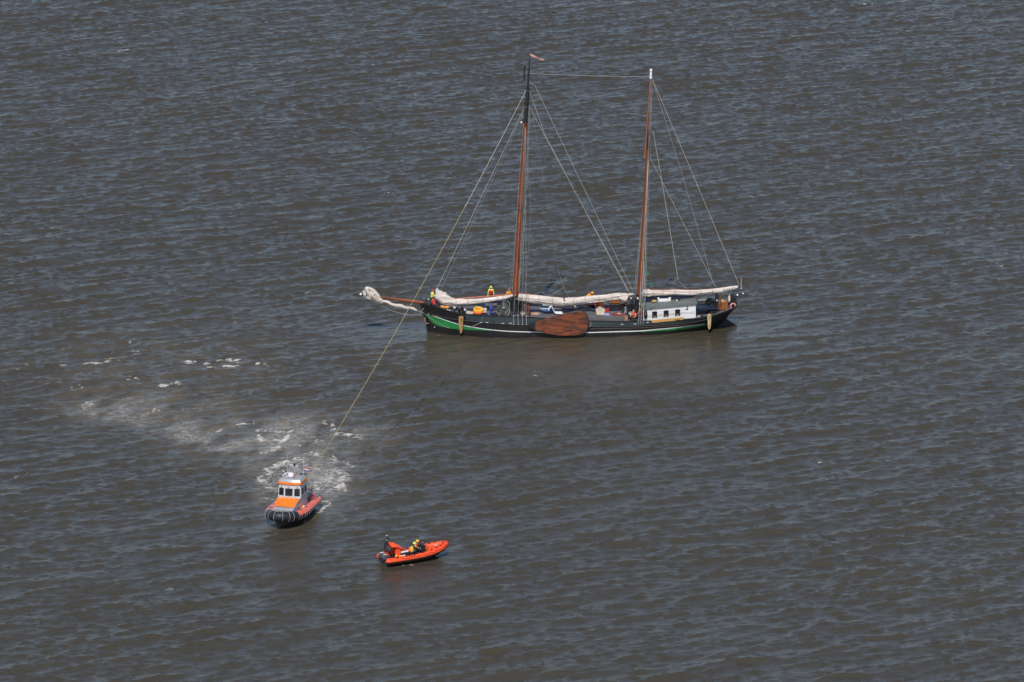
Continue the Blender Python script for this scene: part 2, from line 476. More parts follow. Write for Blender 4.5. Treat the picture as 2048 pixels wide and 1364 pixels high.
def water_mat():
    m = bpy.data.materials.new('tidal_water')
    m.use_nodes = True
    nt = m.node_tree
    N, L = nt.nodes, nt.links
    p = N['Principled BSDF']
    def attr(nm):
        a = N.new('ShaderNodeAttribute'); a.attribute_name = nm; return a.outputs['Fac']
    def math_(op, a, b=None, clamp=False):
        n_ = N.new('ShaderNodeMath'); n_.operation = op; n_.use_clamp = clamp
        for i_, v in enumerate((a, b)):
            if v is None: continue
            if isinstance(v, (int, float)): n_.inputs[i_].default_value = v
            else: L.new(v, n_.inputs[i_])
        return n_.outputs[0]
    tc = N.new('ShaderNodeTexCoord')
    def tex(scale, rot, st, detail=3, rough=.55):
        mp = N.new('ShaderNodeMapping')
        mp.inputs['Rotation'].default_value = (0, 0, rot)
        mp.inputs['Scale'].default_value = st
        L.new(tc.outputs['Object'], mp.inputs['Vector'])
        n_ = N.new('ShaderNodeTexNoise')
        n_.inputs['Scale'].default_value = scale
        n_.inputs['Detail'].default_value = detail
        n_.inputs['Roughness'].default_value = rough
        L.new(mp.outputs['Vector'], n_.inputs['Vector'])
        return n_.outputs['Fac']
    calm = attr('calm'); foam = attr('foam'); mud = attr('mud'); film = attr('film')
    # ripples too short for the mesh
    r1 = tex(2.8, R(-14), (.26, 1, 1), 4, .62)
    r2 = tex(6.0, R(4), (.30, 1, 1), 3, .6)
    h = math_('ADD', math_('MULTIPLY', r1, .75), math_('MULTIPLY', r2, .34))
    bp = N.new('ShaderNodeBump')
    bp.inputs['Distance'].default_value = 0.22
    L.new(math_('SUBTRACT', 0.58, math_('MULTIPLY', calm, .32)), bp.inputs['Strength'])
    L.new(h, bp.inputs['Height'])
    # foam lace
    v = N.new('ShaderNodeTexVoronoi'); v.feature = 'DISTANCE_TO_EDGE'; v.inputs['Scale'].default_value = 2.5
    dn = N.new('ShaderNodeTexNoise'); dn.inputs['Scale'].default_value = 1.3; dn.inputs['Detail'].default_value = 4
    L.new(tc.outputs['Object'], dn.inputs['Vector'])
    vm = N.new('ShaderNodeVectorMath'); vm.operation = 'MULTIPLY_ADD'
    L.new(dn.outputs['Color'], vm.inputs[0]); vm.inputs[1].default_value = (1.5, 1.5, 0)
    L.new(tc.outputs['Object'], vm.inputs[2])
    mp = N.new('ShaderNodeMapping'); mp.inputs['Rotation'].default_value = (0, 0, R(-20)); mp.inputs['Scale'].default_value = (.65, 1.0, 1)
    L.new(vm.outputs[0], mp.inputs['Vector'])
    L.new(mp.outputs['Vector'], v.inputs['Vector'])
    lace = math_('SUBTRACT', 1.0, math_('MULTIPLY', v.outputs['Distance'], 3.2), True)
    fine = tex(7.0, 0, (.6, 1, 1), 4, .65)
    big = tex(1.1, R(-20), (.5, 1, 1), 4, .6)
    pat = math_('ADD', math_('ADD', math_('MULTIPLY', lace, .58), math_('MULTIPLY', fine, .34)), math_('MULTIPLY', big, .22))
    # foam shows where its density beats the pattern's threshold
    f0 = math_('ADD', math_('MULTIPLY', foam, 1.0), pat)
    mr = N.new('ShaderNodeMapRange'); mr.interpolation_type = 'SMOOTHSTEP'
    mr.inputs['From Min'].default_value = 1.04; mr.inputs['From Max'].default_value = 1.80
    L.new(f0, mr.inputs['Value'])
    fmask = math_('MULTIPLY', mr.outputs[0], math_('MULTIPLY', foam, 6.0, True))
    fl = math_('MULTIPLY', film, math_('MULTIPLY', math_('ADD', big, fine), 1.0), True)
    # thin drifting threads of foam on the spent wash
    def threads(scale, rot, st, lo):
        n_ = tex(scale, rot, st, 2, .5)
        rdg = math_('SUBTRACT', 1.0, math_('ABSOLUTE', math_('MULTIPLY', math_('SUBTRACT', n_, .5), 6.0)), True)
        q = N.new('ShaderNodeMapRange'); q.interpolation_type = 'SMOOTHSTEP'
        q.inputs['From Min'].default_value = lo; q.inputs['From Max'].default_value = 1.0
        L.new(rdg, q.inputs['Value'])
        return q.outputs[0]
    th = math_('MAXIMUM', threads(.9, R(-18), (.45, 1, 1), .72), threads(1.7, R(25), (.5, 1, 1), .75))
    th = math_('MULTIPLY', math_('MULTIPLY', th, math_('SUBTRACT', math_('MULTIPLY', film, 1.6), .35, True)), math_('MULTIPLY', fine, 1.3), True)
    cov = math_('MAXIMUM', fmask, math_('MULTIPLY', th, .58), True)
    # colour of the silty water itself
    c = N.new('ShaderNodeMix'); c.data_type = 'RGBA'
    c.inputs['A'].default_value = (0.055, 0.0472, 0.032, 1)
    c.inputs['B'].default_value = (0.112, 0.088, 0.055, 1)
    patch = tex(.035, 0, (1, 1, 1), 3)
    mm = math_('MULTIPLY', mud, math_('ADD', math_('MULTIPLY', big, .9), .55), True)
    L.new(math_('ADD', mm, math_('MULTIPLY', math_('SUBTRACT', patch, .5), .35), True), c.inputs['Factor'])
    c2 = N.new('ShaderNodeMix'); c2.data_type = 'RGBA'
    L.new(cov, c2.inputs['Factor'])
    c3 = N.new('ShaderNodeMix'); c3.data_type = 'RGBA'
    L.new(fl, c3.inputs['Factor'])
    L.new(c.outputs['Result'], c3.inputs['A'])
    c3.inputs['B'].default_value = (0.148, 0.129, 0.096, 1)
    L.new(c3.outputs['Result'], c2.inputs['A'])
    c2.inputs['B'].default_value = (0.57, 0.53, 0.475, 1)
    L.new(c2.outputs['Result'], p.inputs['Base Color'])
    p.inputs['IOR'].default_value = 1.333
    rg = N.new('ShaderNodeMapRange')
    rg.inputs['To Min'].default_value = 0.17; rg.inputs['To Max'].default_value = 0.8
    L.new(cov, rg.inputs['Value'])
    L.new(rg.outputs[0], p.inputs['Roughness'])
    # lather has its own relief
    bp2 = N.new('ShaderNodeBump'); bp2.inputs['Distance'].default_value = .12
    L.new(math_('MULTIPLY', cov, .8), bp2.inputs['Strength'])
    L.new(pat, bp2.inputs['Height'])
    L.new(bp.outputs['Normal'], bp2.inputs['Normal'])
    L.new(bp2.outputs['Normal'], p.inputs['Normal'])
    return m

build_water()

# ---------------------------------------------------------------- materials
BLACK = mat('black_hull_paint', (0.013, 0.013, 0.015), .42, scale=1.6, stretch=(1.6, 1, .25), rgb2=(.025, .022, .021), detail=8, hard=.22)
TARRED = mat('black_tarred_gear', (0.014, 0.014, 0.016), .6, var=.4, scale=4)
BULW = mat('dark_green_grey_paint', (0.038, 0.053, 0.055), .45, var=.25, scale=1.2, stretch=(.4, 1, 2))
NAVY = mat('navy_paint', (0.016, 0.022, 0.045), .5, var=.3)
GREEN = mat('green_paint', (0.026, 0.245, 0.060), .4, var=.14, scale=1.0)
WHITE = mat('white_paint', (0.80, 0.79, 0.76), .4, var=.05, scale=1.5)
WHITE2 = mat('dull_white_paint', (0.62, 0.62, 0.60), .5, var=.1)
DECK = mat('grey_deck_paint', (0.135, 0.125, 0.130), .7, var=.22, scale=1.3, stretch=(.5, 1, 1))
ROOFM = mat('grey_green_roof_paint', (0.14, 0.155, 0.140), .65, var=.2, scale=1.2)
TEAL = mat('dark_teal_paint', (0.05, 0.085, 0.09), .55, var=.2)
SPAR = mat('varnished_spar', (0.225, 0.052, 0.013), .35, var=.38, scale=1.6, stretch=(3, 3, .35))
SPARX = mat('varnished_spar_level', (0.22, 0.055, 0.016), .35, var=.4, scale=1.6, stretch=(.35, 3, 3))
VARN = mat('orange_varnished_wood', (0.36, 0.115, 0.028), .4, var=.3, scale=2.2, stretch=(1, 1, .4))
WOODR = mat('reddish_bench_wood', (0.20, 0.055, 0.025), .5, var=.35, scale=3)
DOORM = mat('dark_red_door_paint', (0.07, 0.018, 0.014), .45, var=.3)
RUST = mat('rusty_leeboard_wood', (0.075, 0.034, 0.021), .62, scale=2.0, stretch=(.45, 1, 1.5), rgb2=(0.27, 0.066, 0.021), bump=.015, detail=12, hard=.13)
IRON = mat('black_iron', (0.018, 0.017, 0.018), .5, var=.4, scale=5)
CANVAS = mat('cream_canvas', (0.62, 0.52, 0.43), .85, scale=1.6, stretch=(.35, 2, 2), rgb2=(0.74, 0.66, 0.58), bump=.08, detail=5)
ROPE = mat('pale_rope', (0.42, 0.39, 0.34), .8, var=.15)
WIRE = mat('galvanised_wire', (0.30, 0.30, 0.30), .55, var=.15)
COIR = mat('tan_coir_rope', (0.46, 0.27, 0.115), .85, var=.25, scale=9, bump=.02)
COIR2 = mat('pale_manila_rope', (0.58, 0.44, 0.22), .85, var=.22, scale=9, bump=.02)
TAN = mat('tan_signboard', (0.62, 0.34, 0.105), .5, var=.15, scale=1.4)
GLASS = mat('dark_window_glass', (0.012, 0.013, 0.02), .08, var=.3)
BRASS = mat('bright_brass', (0.5, 0.42, 0.28), .35, var=.1)
OLIVE = mat('dark_olive_tarpaulin', (0.045, 0.048, 0.034), .5, var=.35, scale=2.5, bump=.05)
BLUE = mat('blue_plastic', (0.025, 0.065, 0.33), .4, var=.2)
LBLUE = mat('mid_blue_cloth', (0.07, 0.16, 0.38), .7, var=.15)
LILAC = mat('pale_blue_cloth', (0.30, 0.34, 0.60), .8, var=.15)
YELLOW = mat('yellow_cloth', (0.78, 0.46, 0.02), .6, var=.15)
LEMON = mat('hi_vis_yellow_cloth', (0.74, 0.70, 0.12), .65, var=.12)
ORANGE = mat('orange_cloth', (0.85, 0.16, 0.015), .6, var=.15)
REDC = mat('red_cloth', (0.56, 0.030, 0.018), .65, var=.2)
PINK = mat('faded_pink_red', (0.68, 0.24, 0.19), .6, var=.15)
BEIGE = mat('beige_cloth', (0.50, 0.42, 0.31), .85, var=.15, bump=.02)
SHEETW = mat('white_cloth', (0.80, 0.79, 0.78), .8, var=.06, scale=2, bump=.04)
DARKC = mat('dark_navy_cloth', (0.014, 0.016, 0.028), .7, var=.3)
SKIN = mat('skin', (0.50, 0.27, 0.18), .55, var=.08)
GREENF = mat('green_bunting', (0.015, 0.16, 0.085), .7, var=.2)

# ---------------------------------------------------------------- ship space
SHIP_M = Matrix.Translation(SHIP_O) @ Matrix.Rotation(SHIP_YAW, 4, 'Z')
SHIP_I = SHIP_M.inverted()
def W(p):
    return SHIP_M @ Vector(p)
def S(px, py, y=0.0):
    """ship-space point on the fore-and-aft plane y, seen at a place of the photograph"""
    o = SHIP_I @ CAM
    d = SHIP_I.to_3x3() @ ray(px, py)
    return o + d * ((y - o.y) / d.y)
ip = lambda x, T: float(np.interp(x, [t[0] for t in T], [t[1] for t in T]))
B_RAIL = [(-.8, .05), (-.4, .45), (0, .78), (1, 1.42), (2.5, 2.1), (5, 2.72), (8, 3.0), (12, 3.1), (19, 3.1), (24, 2.88), (27, 2.42), (28.6, 1.95), (29.4, 1.4), (29.75, .8), (29.85, 0.03)]
B_WL = [(0, .04), (.5, .42), (1, .78), (2.5, 1.55), (5, 2.45), (8, 2.92), (12, 3.05), (19, 3.05), (23, 2.55), (25.5, 1.6), (27.2, .6), (27.9, .05)]
Z_RAIL = []
for px, py in [(842, 608), (858, 611.5), (876, 615), (900, 622.5), (930, 628.5), (990, 632), (1060, 634.5), (1120, 639), (1182, 642), (1230, 643), (1300, 642), (1391, 637), (1434, 629), (1456, 621), (1472, 613)]:
    p = S(px, py, 0)
    for _ in range(4):
        p = S(px, py, -ip(p.x, B_RAIL))
    Z_RAIL.append((p.x, p.z))
def hull_uz(u, z):
    xr = -0.78 + 30.6 * u
    xw = 27.9 * u
    zr = ip(xr, Z_RAIL)
    t = min(1, max(0, z / zr))
    e = 1.5 + (0.85 - 1.5) * u
    x = xw + (xr - xw) * t ** e
    bw, br = ip(xw, B_WL), ip(xr, B_RAIL)
    if z <= 0:
        y = bw * (1 + z * .12)
    else:
        y = bw + (br - bw) * t ** (.75 if u < .5 else 1.0)
    return Vector((x, -y, z))
def u_of(x, z):
    lo, hi = 0.0, 1.0
    for _ in range(30):
        m_ = (lo + hi) / 2
        if hull_uz(m_, z).x < x: lo = m_
        else: hi = m_
    return (lo + hi) / 2
def near(px, py):
    """place on the near side of the hull -> (u, z)"""
    p = S(px, py, -2.0)
    for _ in range(8):
        u = u_of(p.x, p.z)
        p = S(px, py, hull_uz(u, p.z).y)
    return u_of(p.x, p.z), p.z
def on_hull(px, py, out=0.0):
    u, z = near(px, py)
    return hull_pt(u, z, out)
def hull_pt(u, z, out=0.0, side=1):
    p = hull_uz(u, z)
    if out:
        a = hull_uz(min(1, u + .01), z) - hull_uz(max(0, u - .01), z)
        b = hull_uz(u, z + .05) - hull_uz(u, z - .05)
        n_ = a.cross(b)
        n_ = n_.normalized() if n_.length > 1e-9 else Vector((0, -1, 0))
        if n_.y > 0: n_ = -n_
        p = p + n_ * out
    return Vector((p.x, p.y * side, p.z))
def rail_z(x):
    return ip(x, Z_RAIL)

ship = thing('sailing_ship', 'two-masted black and green sailing ship with furled cream sails and a rusty leeboard', 'sailing ship', SHIP_O, SHIP_YAW)

US = [0, .004, .012, .025, .04] + list(np.linspace(.06, .94, 60)) + [.96, .975, .988, .995, 1]
DECK_DROP = [(-.8, .25), (2, .38), (8, .42), (30, .42)]
def deck_z(x):
    return rail_z(x) - ip(x, DECK_DROP)

def build_hull():
    mb = MB()
    zl = [-.6, -.3, 0, .2, .4, .6, .8]
    for side in (1, -1):
        grid = []
        for u in US:
            xr = -0.78 + 30.6 * u
            top = rail_z(xr)
            zs = zl + [.8 + (top - .8) * k / 5 for k in range(1, 6)]
            grid.append([hull_pt(u, z, 0, side) for z in zs])
        mb.sheet(grid)
    o = mb.build('hull', BLACK, ship, 50)
    # deck
    mb = MB()
    grid = []
    for u in US[2:-2]:
        xr = -0.78 + 30.6 * u
        p = hull_uz(u, deck_z(xr))
        grid.append([Vector((p.x, (p.y + .05) * k, p.z + .05 * (1 - k * k))) for k in (1, .6, .2, -.2, -.6, -1)])
    mb.sheet(grid, thick=.03)
    mb.build('deck', DECK, ship)
    # bulwark inside and rail cap
    for side, nm in ((1, 'bulwark'), (-1, 'bulwark')):
        mb = MB()
        grid = []
        for u in US[2:-1]:
            xr = -0.78 + 30.6 * u
            top, dk = hull_uz(u, rail_z(xr)), hull_uz(u, deck_z(xr))
            zt = top.z
            grid.append([Vector((top.x, (top.y - .025) * side, zt - .06)), Vector((top.x, (top.y - .025) * side, zt + .03)), Vector((top.x, (top.y + .12) * side, zt + .03)),
                         Vector((top.x, (top.y + .06) * side, zt - .05)), Vector((dk.x, (dk.y + .07) * side, dk.z))])
        mb.sheet(grid)
        mb.build(nm, NAVY if side < 0 else TARRED, ship, 30)

def strip(name, m, top, bot, out=.012, n=70, sides=(1, -1), mid=3):
    T = sorted(near(*p) for p in top)
    B = sorted(near(*p) for p in bot)
    us = np.linspace(T[0][0], T[-1][0], n)
    mb = MB()
    for s in sides:
        g = []
        for u in us:
            zt, zb = ip(u, T), ip(u, B)
            g.append([hull_pt(u, zb + (zt - zb) * k / mid, out, s) for k in range(mid + 1)])
        mb.sheet(g)
    return mb.build(name, m, ship, 60)

build_hull()
GT = [(853, 628), (858, 629), (868, 632), (877, 635), (890, 640), (905, 645), (925, 650.5), (945, 654.5), (965, 657.5), (985, 660)]
GB = [(856, 634), (859, 640), (866, 646.5), (877, 652), (890, 655), (905, 657.3), (925, 659), (945, 660), (965, 660.6), (985, 661)]
strip('bow_stripe', GREEN, GT, GB)
strip('white_line', WHITE, [(p[0], p[1] - .9) for p in GT[2:]] + [(1010, 661.2), (1053, 662.8), (1110, 664.2), (1184, 664.0)], [(p[0], p[1] + .6) for p in GT[2:]] + [(1010, 662.9), (1053, 664.6), (1110, 666), (1184, 665.8)], .02, 90, mid=2)
strip('stern_stripe', GREEN, [(1283, 663), (1345, 656.5), (1390, 651), (1418, 645.5)], [(1283, 664), (1345, 660.5), (1390, 655), (1418, 648)])
strip('white_line', WHITE, [(1184, 664.0), (1240, 662), (1283, 660.6), (1345, 655), (1392, 649.6), (1410, 646.6)], [(1184, 665.8), (1240, 664), (1283, 662.6), (1345, 656.6), (1392, 650.8), (1410, 647.6)], .02, 60, mid=2)
BT = [(930, 629.5), (990, 633), (1060, 635.5), (1120, 640), (1182, 643), (1230, 644), (1300, 643), (1391, 638), (1432, 630.5)]
BB = [(930, 641), (990, 647), (1060, 650), (1120, 652), (1182, 653.5), (1230, 653.5), (1300, 651.5), (1391, 643.5), (1432, 633.5)]
strip('bulwark_panel', BULW, BT, BB, .015)
def rub(name, pts, r, m, out=.03):
    T = sorted(near(*p) for p in pts)
    us = np.linspace(T[0][0], T[-1][0], 60)
    mb = MB()
    for s in (1, -1):
        mb.tube([hull_pt(u, ip(u, T), out, s) for u in us], r, 6)
    mb.build(name, m, ship)
rub('rubbing_strake', [(846, 622), (868, 629), (900, 637.5)] + BB, .05, TARRED)
rub('rubbing_strake', [(1182, 657.5), (1283, 655.5), (1391, 647)], .028, mat('worn_brown_strake', (.10, .06, .045), .6))
# stem post and rudder
mb = MB()
mb.tube([hull_uz(0, z) + Vector((-.04, 0, 0)) for z in (-.6, 0, .5, 1, 1.5, 2, rail_z(-.78) + .15)], [.09, .1, .1, .1, .1, .1, .07], 8)
mb.build('stem_post', TARRED, ship)
mb = MB()
mb.prism([(27.7, -.06, -.5), (29.6, -.06, -.5), (29.75, -.06, .1), (29.3, -.06, .35), (28.3, -.06, 1.05), (27.9, -.06, 1.1)], (0, .12, 0))
mb.build('rudder', TARRED, ship, bevel=.015)

def bx(mb, x0, x1, yt, yb, y0, y1, mi=0, **k):
    """box whose near face (plane y0) covers x0..x1, yt..yb of the photograph and which runs back to y1"""
    a, b = S(x0, (yt + yb) / 2, y0), S(x1, (yt + yb) / 2, y0)
    xm = (x0 + x1) / 2
    zt, zb = S(xm, yt, y0).z, S(xm, yb, y0).z
    return mb.box((a.x, y0, zb), (b.x, y1, zt), mi, **k)

# trunk over the hold, amidships
mb = MB(); bx(mb, 1040, 1256, 634.5, 645, -1.6, 1.6); ZT = max(v[2] for v in mb.v); mb.build('hold_trunk', DECK, ship, bevel=.04)
for x0, x1 in ((1056, 1090), (1150, 1186)):
    a, b = S(x0, 634, -1.2), S(x1, 634, -1.2)
    mb = MB(); mb.box((a.x, -1.0, ZT - .02), (b.x, 1.0, ZT + .08)); mb.build('hatch_lid', mat('hatch_grey', (.11, .11, .115), .7), ship, bevel=.03)
# planked far bulwark band
for px in range(1045, 1260, 14):
    p = S(px, 612, 3.0)
    mb = MB(); mb.box((p.x - .03, 2.85, deck_z(p.x)), (p.x + .03, 2.98, rail_z(p.x) - .02)); mb.build('bulwark_stanchion', NAVY, ship)

# ---------------------------------------------------------------- masts
def spar(name, a, b, r0, r1, m, parent=ship, n=14, y=0.0, seg=6, ya=None, yb=None):
    p, q = S(*a, y if ya is None else ya), S(*b, y if yb is None else yb)
    mb = MB()
    mb.tube([p.lerp(q, k / seg) for k in range(seg + 1)], [r0 + (r1 - r0) * k / seg for k in range(seg + 1)], n)
    return mb.build(name, m, parent)
def band(parent, px, py, r, h, m=IRON, y=0.0, name='mast_band'):
    p = S(px, py, y)
    mb = MB(); mb.tube([p - Vector((0, 0, h / 2)), p + Vector((0, 0, h / 2))], r, 14)
    return mb.build(name, m, parent)
mm_ = spar('main_mast', (1029, 616), (1051.2, 243), .285, .19, SPAR)
spar('masthead', (1051.2, 243), (1055.8, 178), .20, .16, IRON, mm_)
spar('topmast_pole', (1055.4, 178), (1059.8, 112), .13, .035, IRON, mm_)
for a in ((1051, 243, .25, .12), (1055.8, 177, .2, .12), (1053.5, 206, .22, .25), (1041, 420, .26, .08), (1030, 590, .33, .1)):
    band(mm_, *a)
p, q = S(1043, 243.5), S(1059, 242.5)
mb = MB(); mb.tube([p, q], .05, 6); mb.tube([S(1051, 243, -.8), S(1051, 243, .8)], .05, 6); mb.build('crosstree', IRON, mm_)
mb = MB(); mb.tube([S(1050, 174.5), S(1061, 176)], .045, 6); mb.build('crosstree', IRON, mm_)
mb = MB(); mb.sph(S(1043, 245), .12); mb.build('mast_lamp', WHITE2, mm_)
mb = MB(); mb.tube([S(1049, 133), S(1048, 160)], [.08, .06], 8); mb.tube([S(1048.5, 146), S(1057, 146)], .04, 6); mb.sph(S(1049, 132), .08); mb.build('mast_aerial', IRON, mm_)
mb = MB()
for i in range(26):                                    # tackles and lashings round the foot of the mainmast
    a = random.uniform(0, 6.28); r_ = random.uniform(.3, .75)
    z0 = 1.1 + random.random() * .5; z1 = 2.2 + random.random() * 1.2
    c = S(1029, 616)
    mb.tube([(c.x + math.cos(a) * r_, math.sin(a) * r_, z0), (c.x + math.cos(a) * r_ * .5 + .1, math.sin(a) * r_ * .5, z1)], random.uniform(.03, .075), 6)
mb.build('mast_tackle', TARRED, ship)
mb = MB(); mb.tube([S(1029.3, 622), S(1030.6, 592)], [.44, .36], 12); mb.build('mast_collar', TARRED, mm_)
mb = MB(); mb.tube([S(1023.5, 591), S(1037, 590)], .06, 6); mb.tube([S(1031, 591, -.5), S(1031, 591, .5)], .06, 6); mb.build('mast_fife', WIRE, mm_)
mb = MB(); c = S(1034, 622); mb.box((c.x - .9, -.75, 1.1), (c.x + .75, .75, 1.95), taper=(.8, .8)); mb.build('mast_case', TARRED, ship, bevel=.06)

mz = spar('mizzen_mast', (1276.5, 640), (1296.5, 300), .255, .17, SPAR)
spar('mizzen_doubling', (1296.3, 312), (1299, 262), .16, .13, IRON, mz, ya=.0, yb=.0)
spar('mizzen_topmast', (1290.5, 312), (1301.5, 157), .125, .12, SPAR, mz, y=-.1)
spar('masthead_cap', (1301.5, 157), (1302, 142), .13, .10, WHITE, mz, y=-.1)
mb = MB(); mb.sph(S(1302, 140.5, -.1), .14); mb.build('truck', WHITE, mz)
for a in ((1290.5, 310, .17, .1), (1293, 260, .16, .08), (1297.5, 285, .2, .08), (1301.4, 156, .15, .1), (1278, 590, .3, .1)):
    band(mz, *a)
mb = MB()
for i in range(34):
    a = random.uniform(0, 6.28); r_ = random.uniform(.25, 1.0)
    z0 = 1.0 + random.random() * .6; z1 = 1.8 + random.random() * 1.3
    c = S(1274, 640)
    mb.tube([(c.x + math.cos(a) * r_, math.sin(a) * r_ - .3, z0), (c.x + math.cos(a) * r_ * .6, math.sin(a) * r_ * .6 - .3, z1)], random.uniform(.03, .07), 6)
mb.build('mast_tackle', TARRED, ship)
mb = MB(); c = S(1274, 640); mb.box((c.x - .45, -.5, .9), (c.x + .5, .6, 2.3), taper=(.8, .8)); mb.build('mast_case', TARRED, ship, bevel=.05)

# ---------------------------------------------------------------- bowsprit
bs = spar('bowsprit', (858, 607), (726, 589.5), .17, .085, SPARX)
spar('heel_fitting', (862, 608), (846, 605.5), .21, .19, IRON, bs)
mb = MB(); mb.sph(S(721.5, 588.5), .13); mb.build('end_cap', WHITE, bs)
mb = MB(); mb.tube([S(723.5, 589), S(728, 590)], .11, 10); mb.build('end_band', IRON, bs)

# ---------------------------------------------------------------- furled sails
def furl(name, pts, m=CANVAS, y=0.0, seed=1, n=34, per=6, flat=.8, amp=.16, y2=None):
    """bundle of canvas along (px, py, half height in m, half width in m)"""
    P = []
    for i in range(len(pts) - 1):
        for k in range(per):
            t = k / per
            P.append([pts[i][j] + (pts[i + 1][j] - pts[i][j]) * t for j in range(4)])
    P.append(list(pts[-1]))
    rings = []
    for i, (px, py, h, w) in enumerate(P):
        yy = y if y2 is None else y + (y2 - y) * i / (len(P) - 1)
        c = S(px, py, yy)
        a, b = P[max(i - 1, 0)], P[min(i + 1, len(P) - 1)]
        t = (S(b[0], b[1], yy) - S(a[0], a[1], yy)).normalized()
        up = (Vector((0, 0, 1)) - t * t.z).normalized() if abs(t.z) < .95 else Vector((1, 0, 0))
        sd_ = t.cross(up)
        ring = []
        for k in range(n):
            th = 2 * math.pi * k / n
            f = 1 + amp * mnoise.noise(Vector((math.cos(th) * 1.6 + seed * 7, math.sin(th) * 1.6, i * .13 + seed))) * 1.5 + .17 * mnoise.noise(Vector((math.cos(th) * 4.5 + i * .06, math.sin(th) * 4.5 + seed, i * .10))) - .20 * max(0, 1 - 5 * abs(mnoise.noise(Vector((math.cos(th) * 2.6 + i * .05, math.sin(th) * 2.6 - seed, i * .07)))))
            f *= .93
            ring.append(c + up * math.sin(th) * h * f + sd_ * math.cos(th) * w * f)
        rings.append(ring)
    mb = MB(); mb.loft(rings)
    return mb.build(name, m, ship, 70), P
def ties(parent, P, step, y=0.0, r=.022, start=4):
    k0 = None
    for i in range(start, len(P) - 2, step):
        px, py, h, w = P[i]
        mb = MB()
        c = S(px, py, y)
        mb.torus(c, 1.0, r, (1, 0, .03), 18, 5, sq=(h * 1.12 + .02, w * 1.12 + .02))
        mb.build('sail_tie', WIRE, parent)
ms, P = furl('mainsail', [(1036, 593, .30, .24), (1045, 595, .40, .30), (1066, 598.5, .42, .34), (1100, 602, .40, .34), (1128, 604, .42, .35), (1150, 602.5, .38, .34), (1180, 598.5, .34, .3), (1215, 595, .34, .3), (1240, 593, .36, .3), (1258, 589.5, .20, .2), (1268, 588, .07, .12)], y=-.35, seed=2)
ties(ms, P, 5, -.35)
mb = MB(); mb.sheet([[S(1238, 594, -.6), S(1250, 592, -.65), S(1257, 590, -.6)], [S(1240, 598, -.75), S(1248, 599, -.8), S(1255, 597, -.7)], [S(1244, 600.5, -.8), S(1248, 602, -.8), S(1252, 601.5, -.75)]], thick=.03)
mb.build('loose_canvas', CANVAS, ms, 70)
spar('main_gaff', (1036, 587), (1130, 598), .11, .10, SPARX, y=.15)
spar('main_gaff', (1130, 598), (1262, 588), .10, .08, SPARX, y=.15)
spar('main_boom', (1036, 603), (1262, 597), .12, .10, SPARX, y=.35)
mzs, P = furl('mizzen_sail', [(1284, 583, .24, .22), (1290, 585, .36, .3), (1300, 586, .34, .3), (1320, 585.5, .27, .25), (1350, 585, .27, .25), (1385, 585, .28, .26), (1410, 583.5, .26, .25), (1440, 580, .23, .22), (1462, 576.5, .2, .2), (1476, 573.5, .12, .12)], y=-.3, seed=5)
ties(mzs, P, 5, -.3)
spar('mizzen_gaff', (1284, 579.5), (1392, 580), .085, .07, SPARX, y=.1)
mzb = spar('mizzen_boom', (1284, 592), (1479, 574), .11, .09, SPARX, y=.25)
spar('boom_end', (1472, 575), (1481, 573), .13, .11, IRON, mzb, y=-.2)
fs, P = furl('foresail', [(874, 577, .10, .08), (875.5, 583, .30, .2), (880, 592, .5, .34), (888, 598, .58, .38), (900, 603, .5, .36), (912, 605.5, .36, .3), (935, 604, .30, .26), (965, 601.5, .26, .24), (995, 597, .22, .2), (1020, 592.5, .16, .16), (1027, 591, .1, .1)], y=-.15, seed=9)
ties(fs, P, 6, -.15, start=30)
mb = MB()
for k in range(4):
    mb.sheet([[S(868 + k * 4, 590 + k * 3, -.35 - k * .05), S(872 + k * 4, 597 + k * 3, -.45)], [S(872.5 + k * 3, 589 + k * 2.4, -.42), S(878 + k * 4, 598 + k * 2.6, -.56)], [S(875 + k * 3, 586 + k * 2.8, -.4), S(884 + k * 4, 597 + k * 2.6, -.5)]], thick=.03)
mb.build('loose_canvas', CANVAS, fs, 70)
spar('foresail_boom', (893, 599.5), (1027, 588.5), .085, .075, mat('red_brown_spar', (.40, .10, .04), .4, var=.3), y=.12)
js, P = furl('jib', [(731, 575, .14, .12), (737, 580, .36, .26), (745, 588, .50, .32), (753, 596, .48, .3), (760, 602, .34, .26), (765, 605, .14, .14)], y=-.05, seed=12, amp=.13)
ties(js, P, 7, -.05, start=6)
for k in range(3):
    mb = MB(); mb.sheet([[S(729 + k * 5, 579 + k * 5, -.42), S(735 + k * 7, 588 + k * 5, -.5), S(741 + k * 7, 597 + k * 3.4, -.36)], [S(731.5 + k * 5, 577.5 + k * 5, -.5), S(738.5 + k * 7, 586 + k * 5, -.62), S(745 + k * 6.5, 596 + k * 3.4, -.42)], [S(734 + k * 5, 577 + k * 5, -.4), S(741 + k * 7, 585.5 + k * 5, -.48), S(748 + k * 6, 595 + k * 3.4, -.34)]], thick=.03); mb.build('loose_canvas', CANVAS, js, 70)
furl('jib_fold', [(726, 582, .12, .12), (731, 589, .24, .2), (737, 595, .22, .2), (743, 599, .1, .1)], y=-.25, seed=14)[0].parent = js
furl('jib_foot', [(764, 601.5, .09, .1), (775, 604.5, .17, .14), (783, 609, .15, .13), (793, 611, .17, .14), (803, 612, .17, .14), (812, 616, .13, .12), (818, 615, .12, .12), (826, 617.5, .15, .12), (834, 621, .07, .07)], y=-.1, seed=17, amp=.25)[0].parent = js

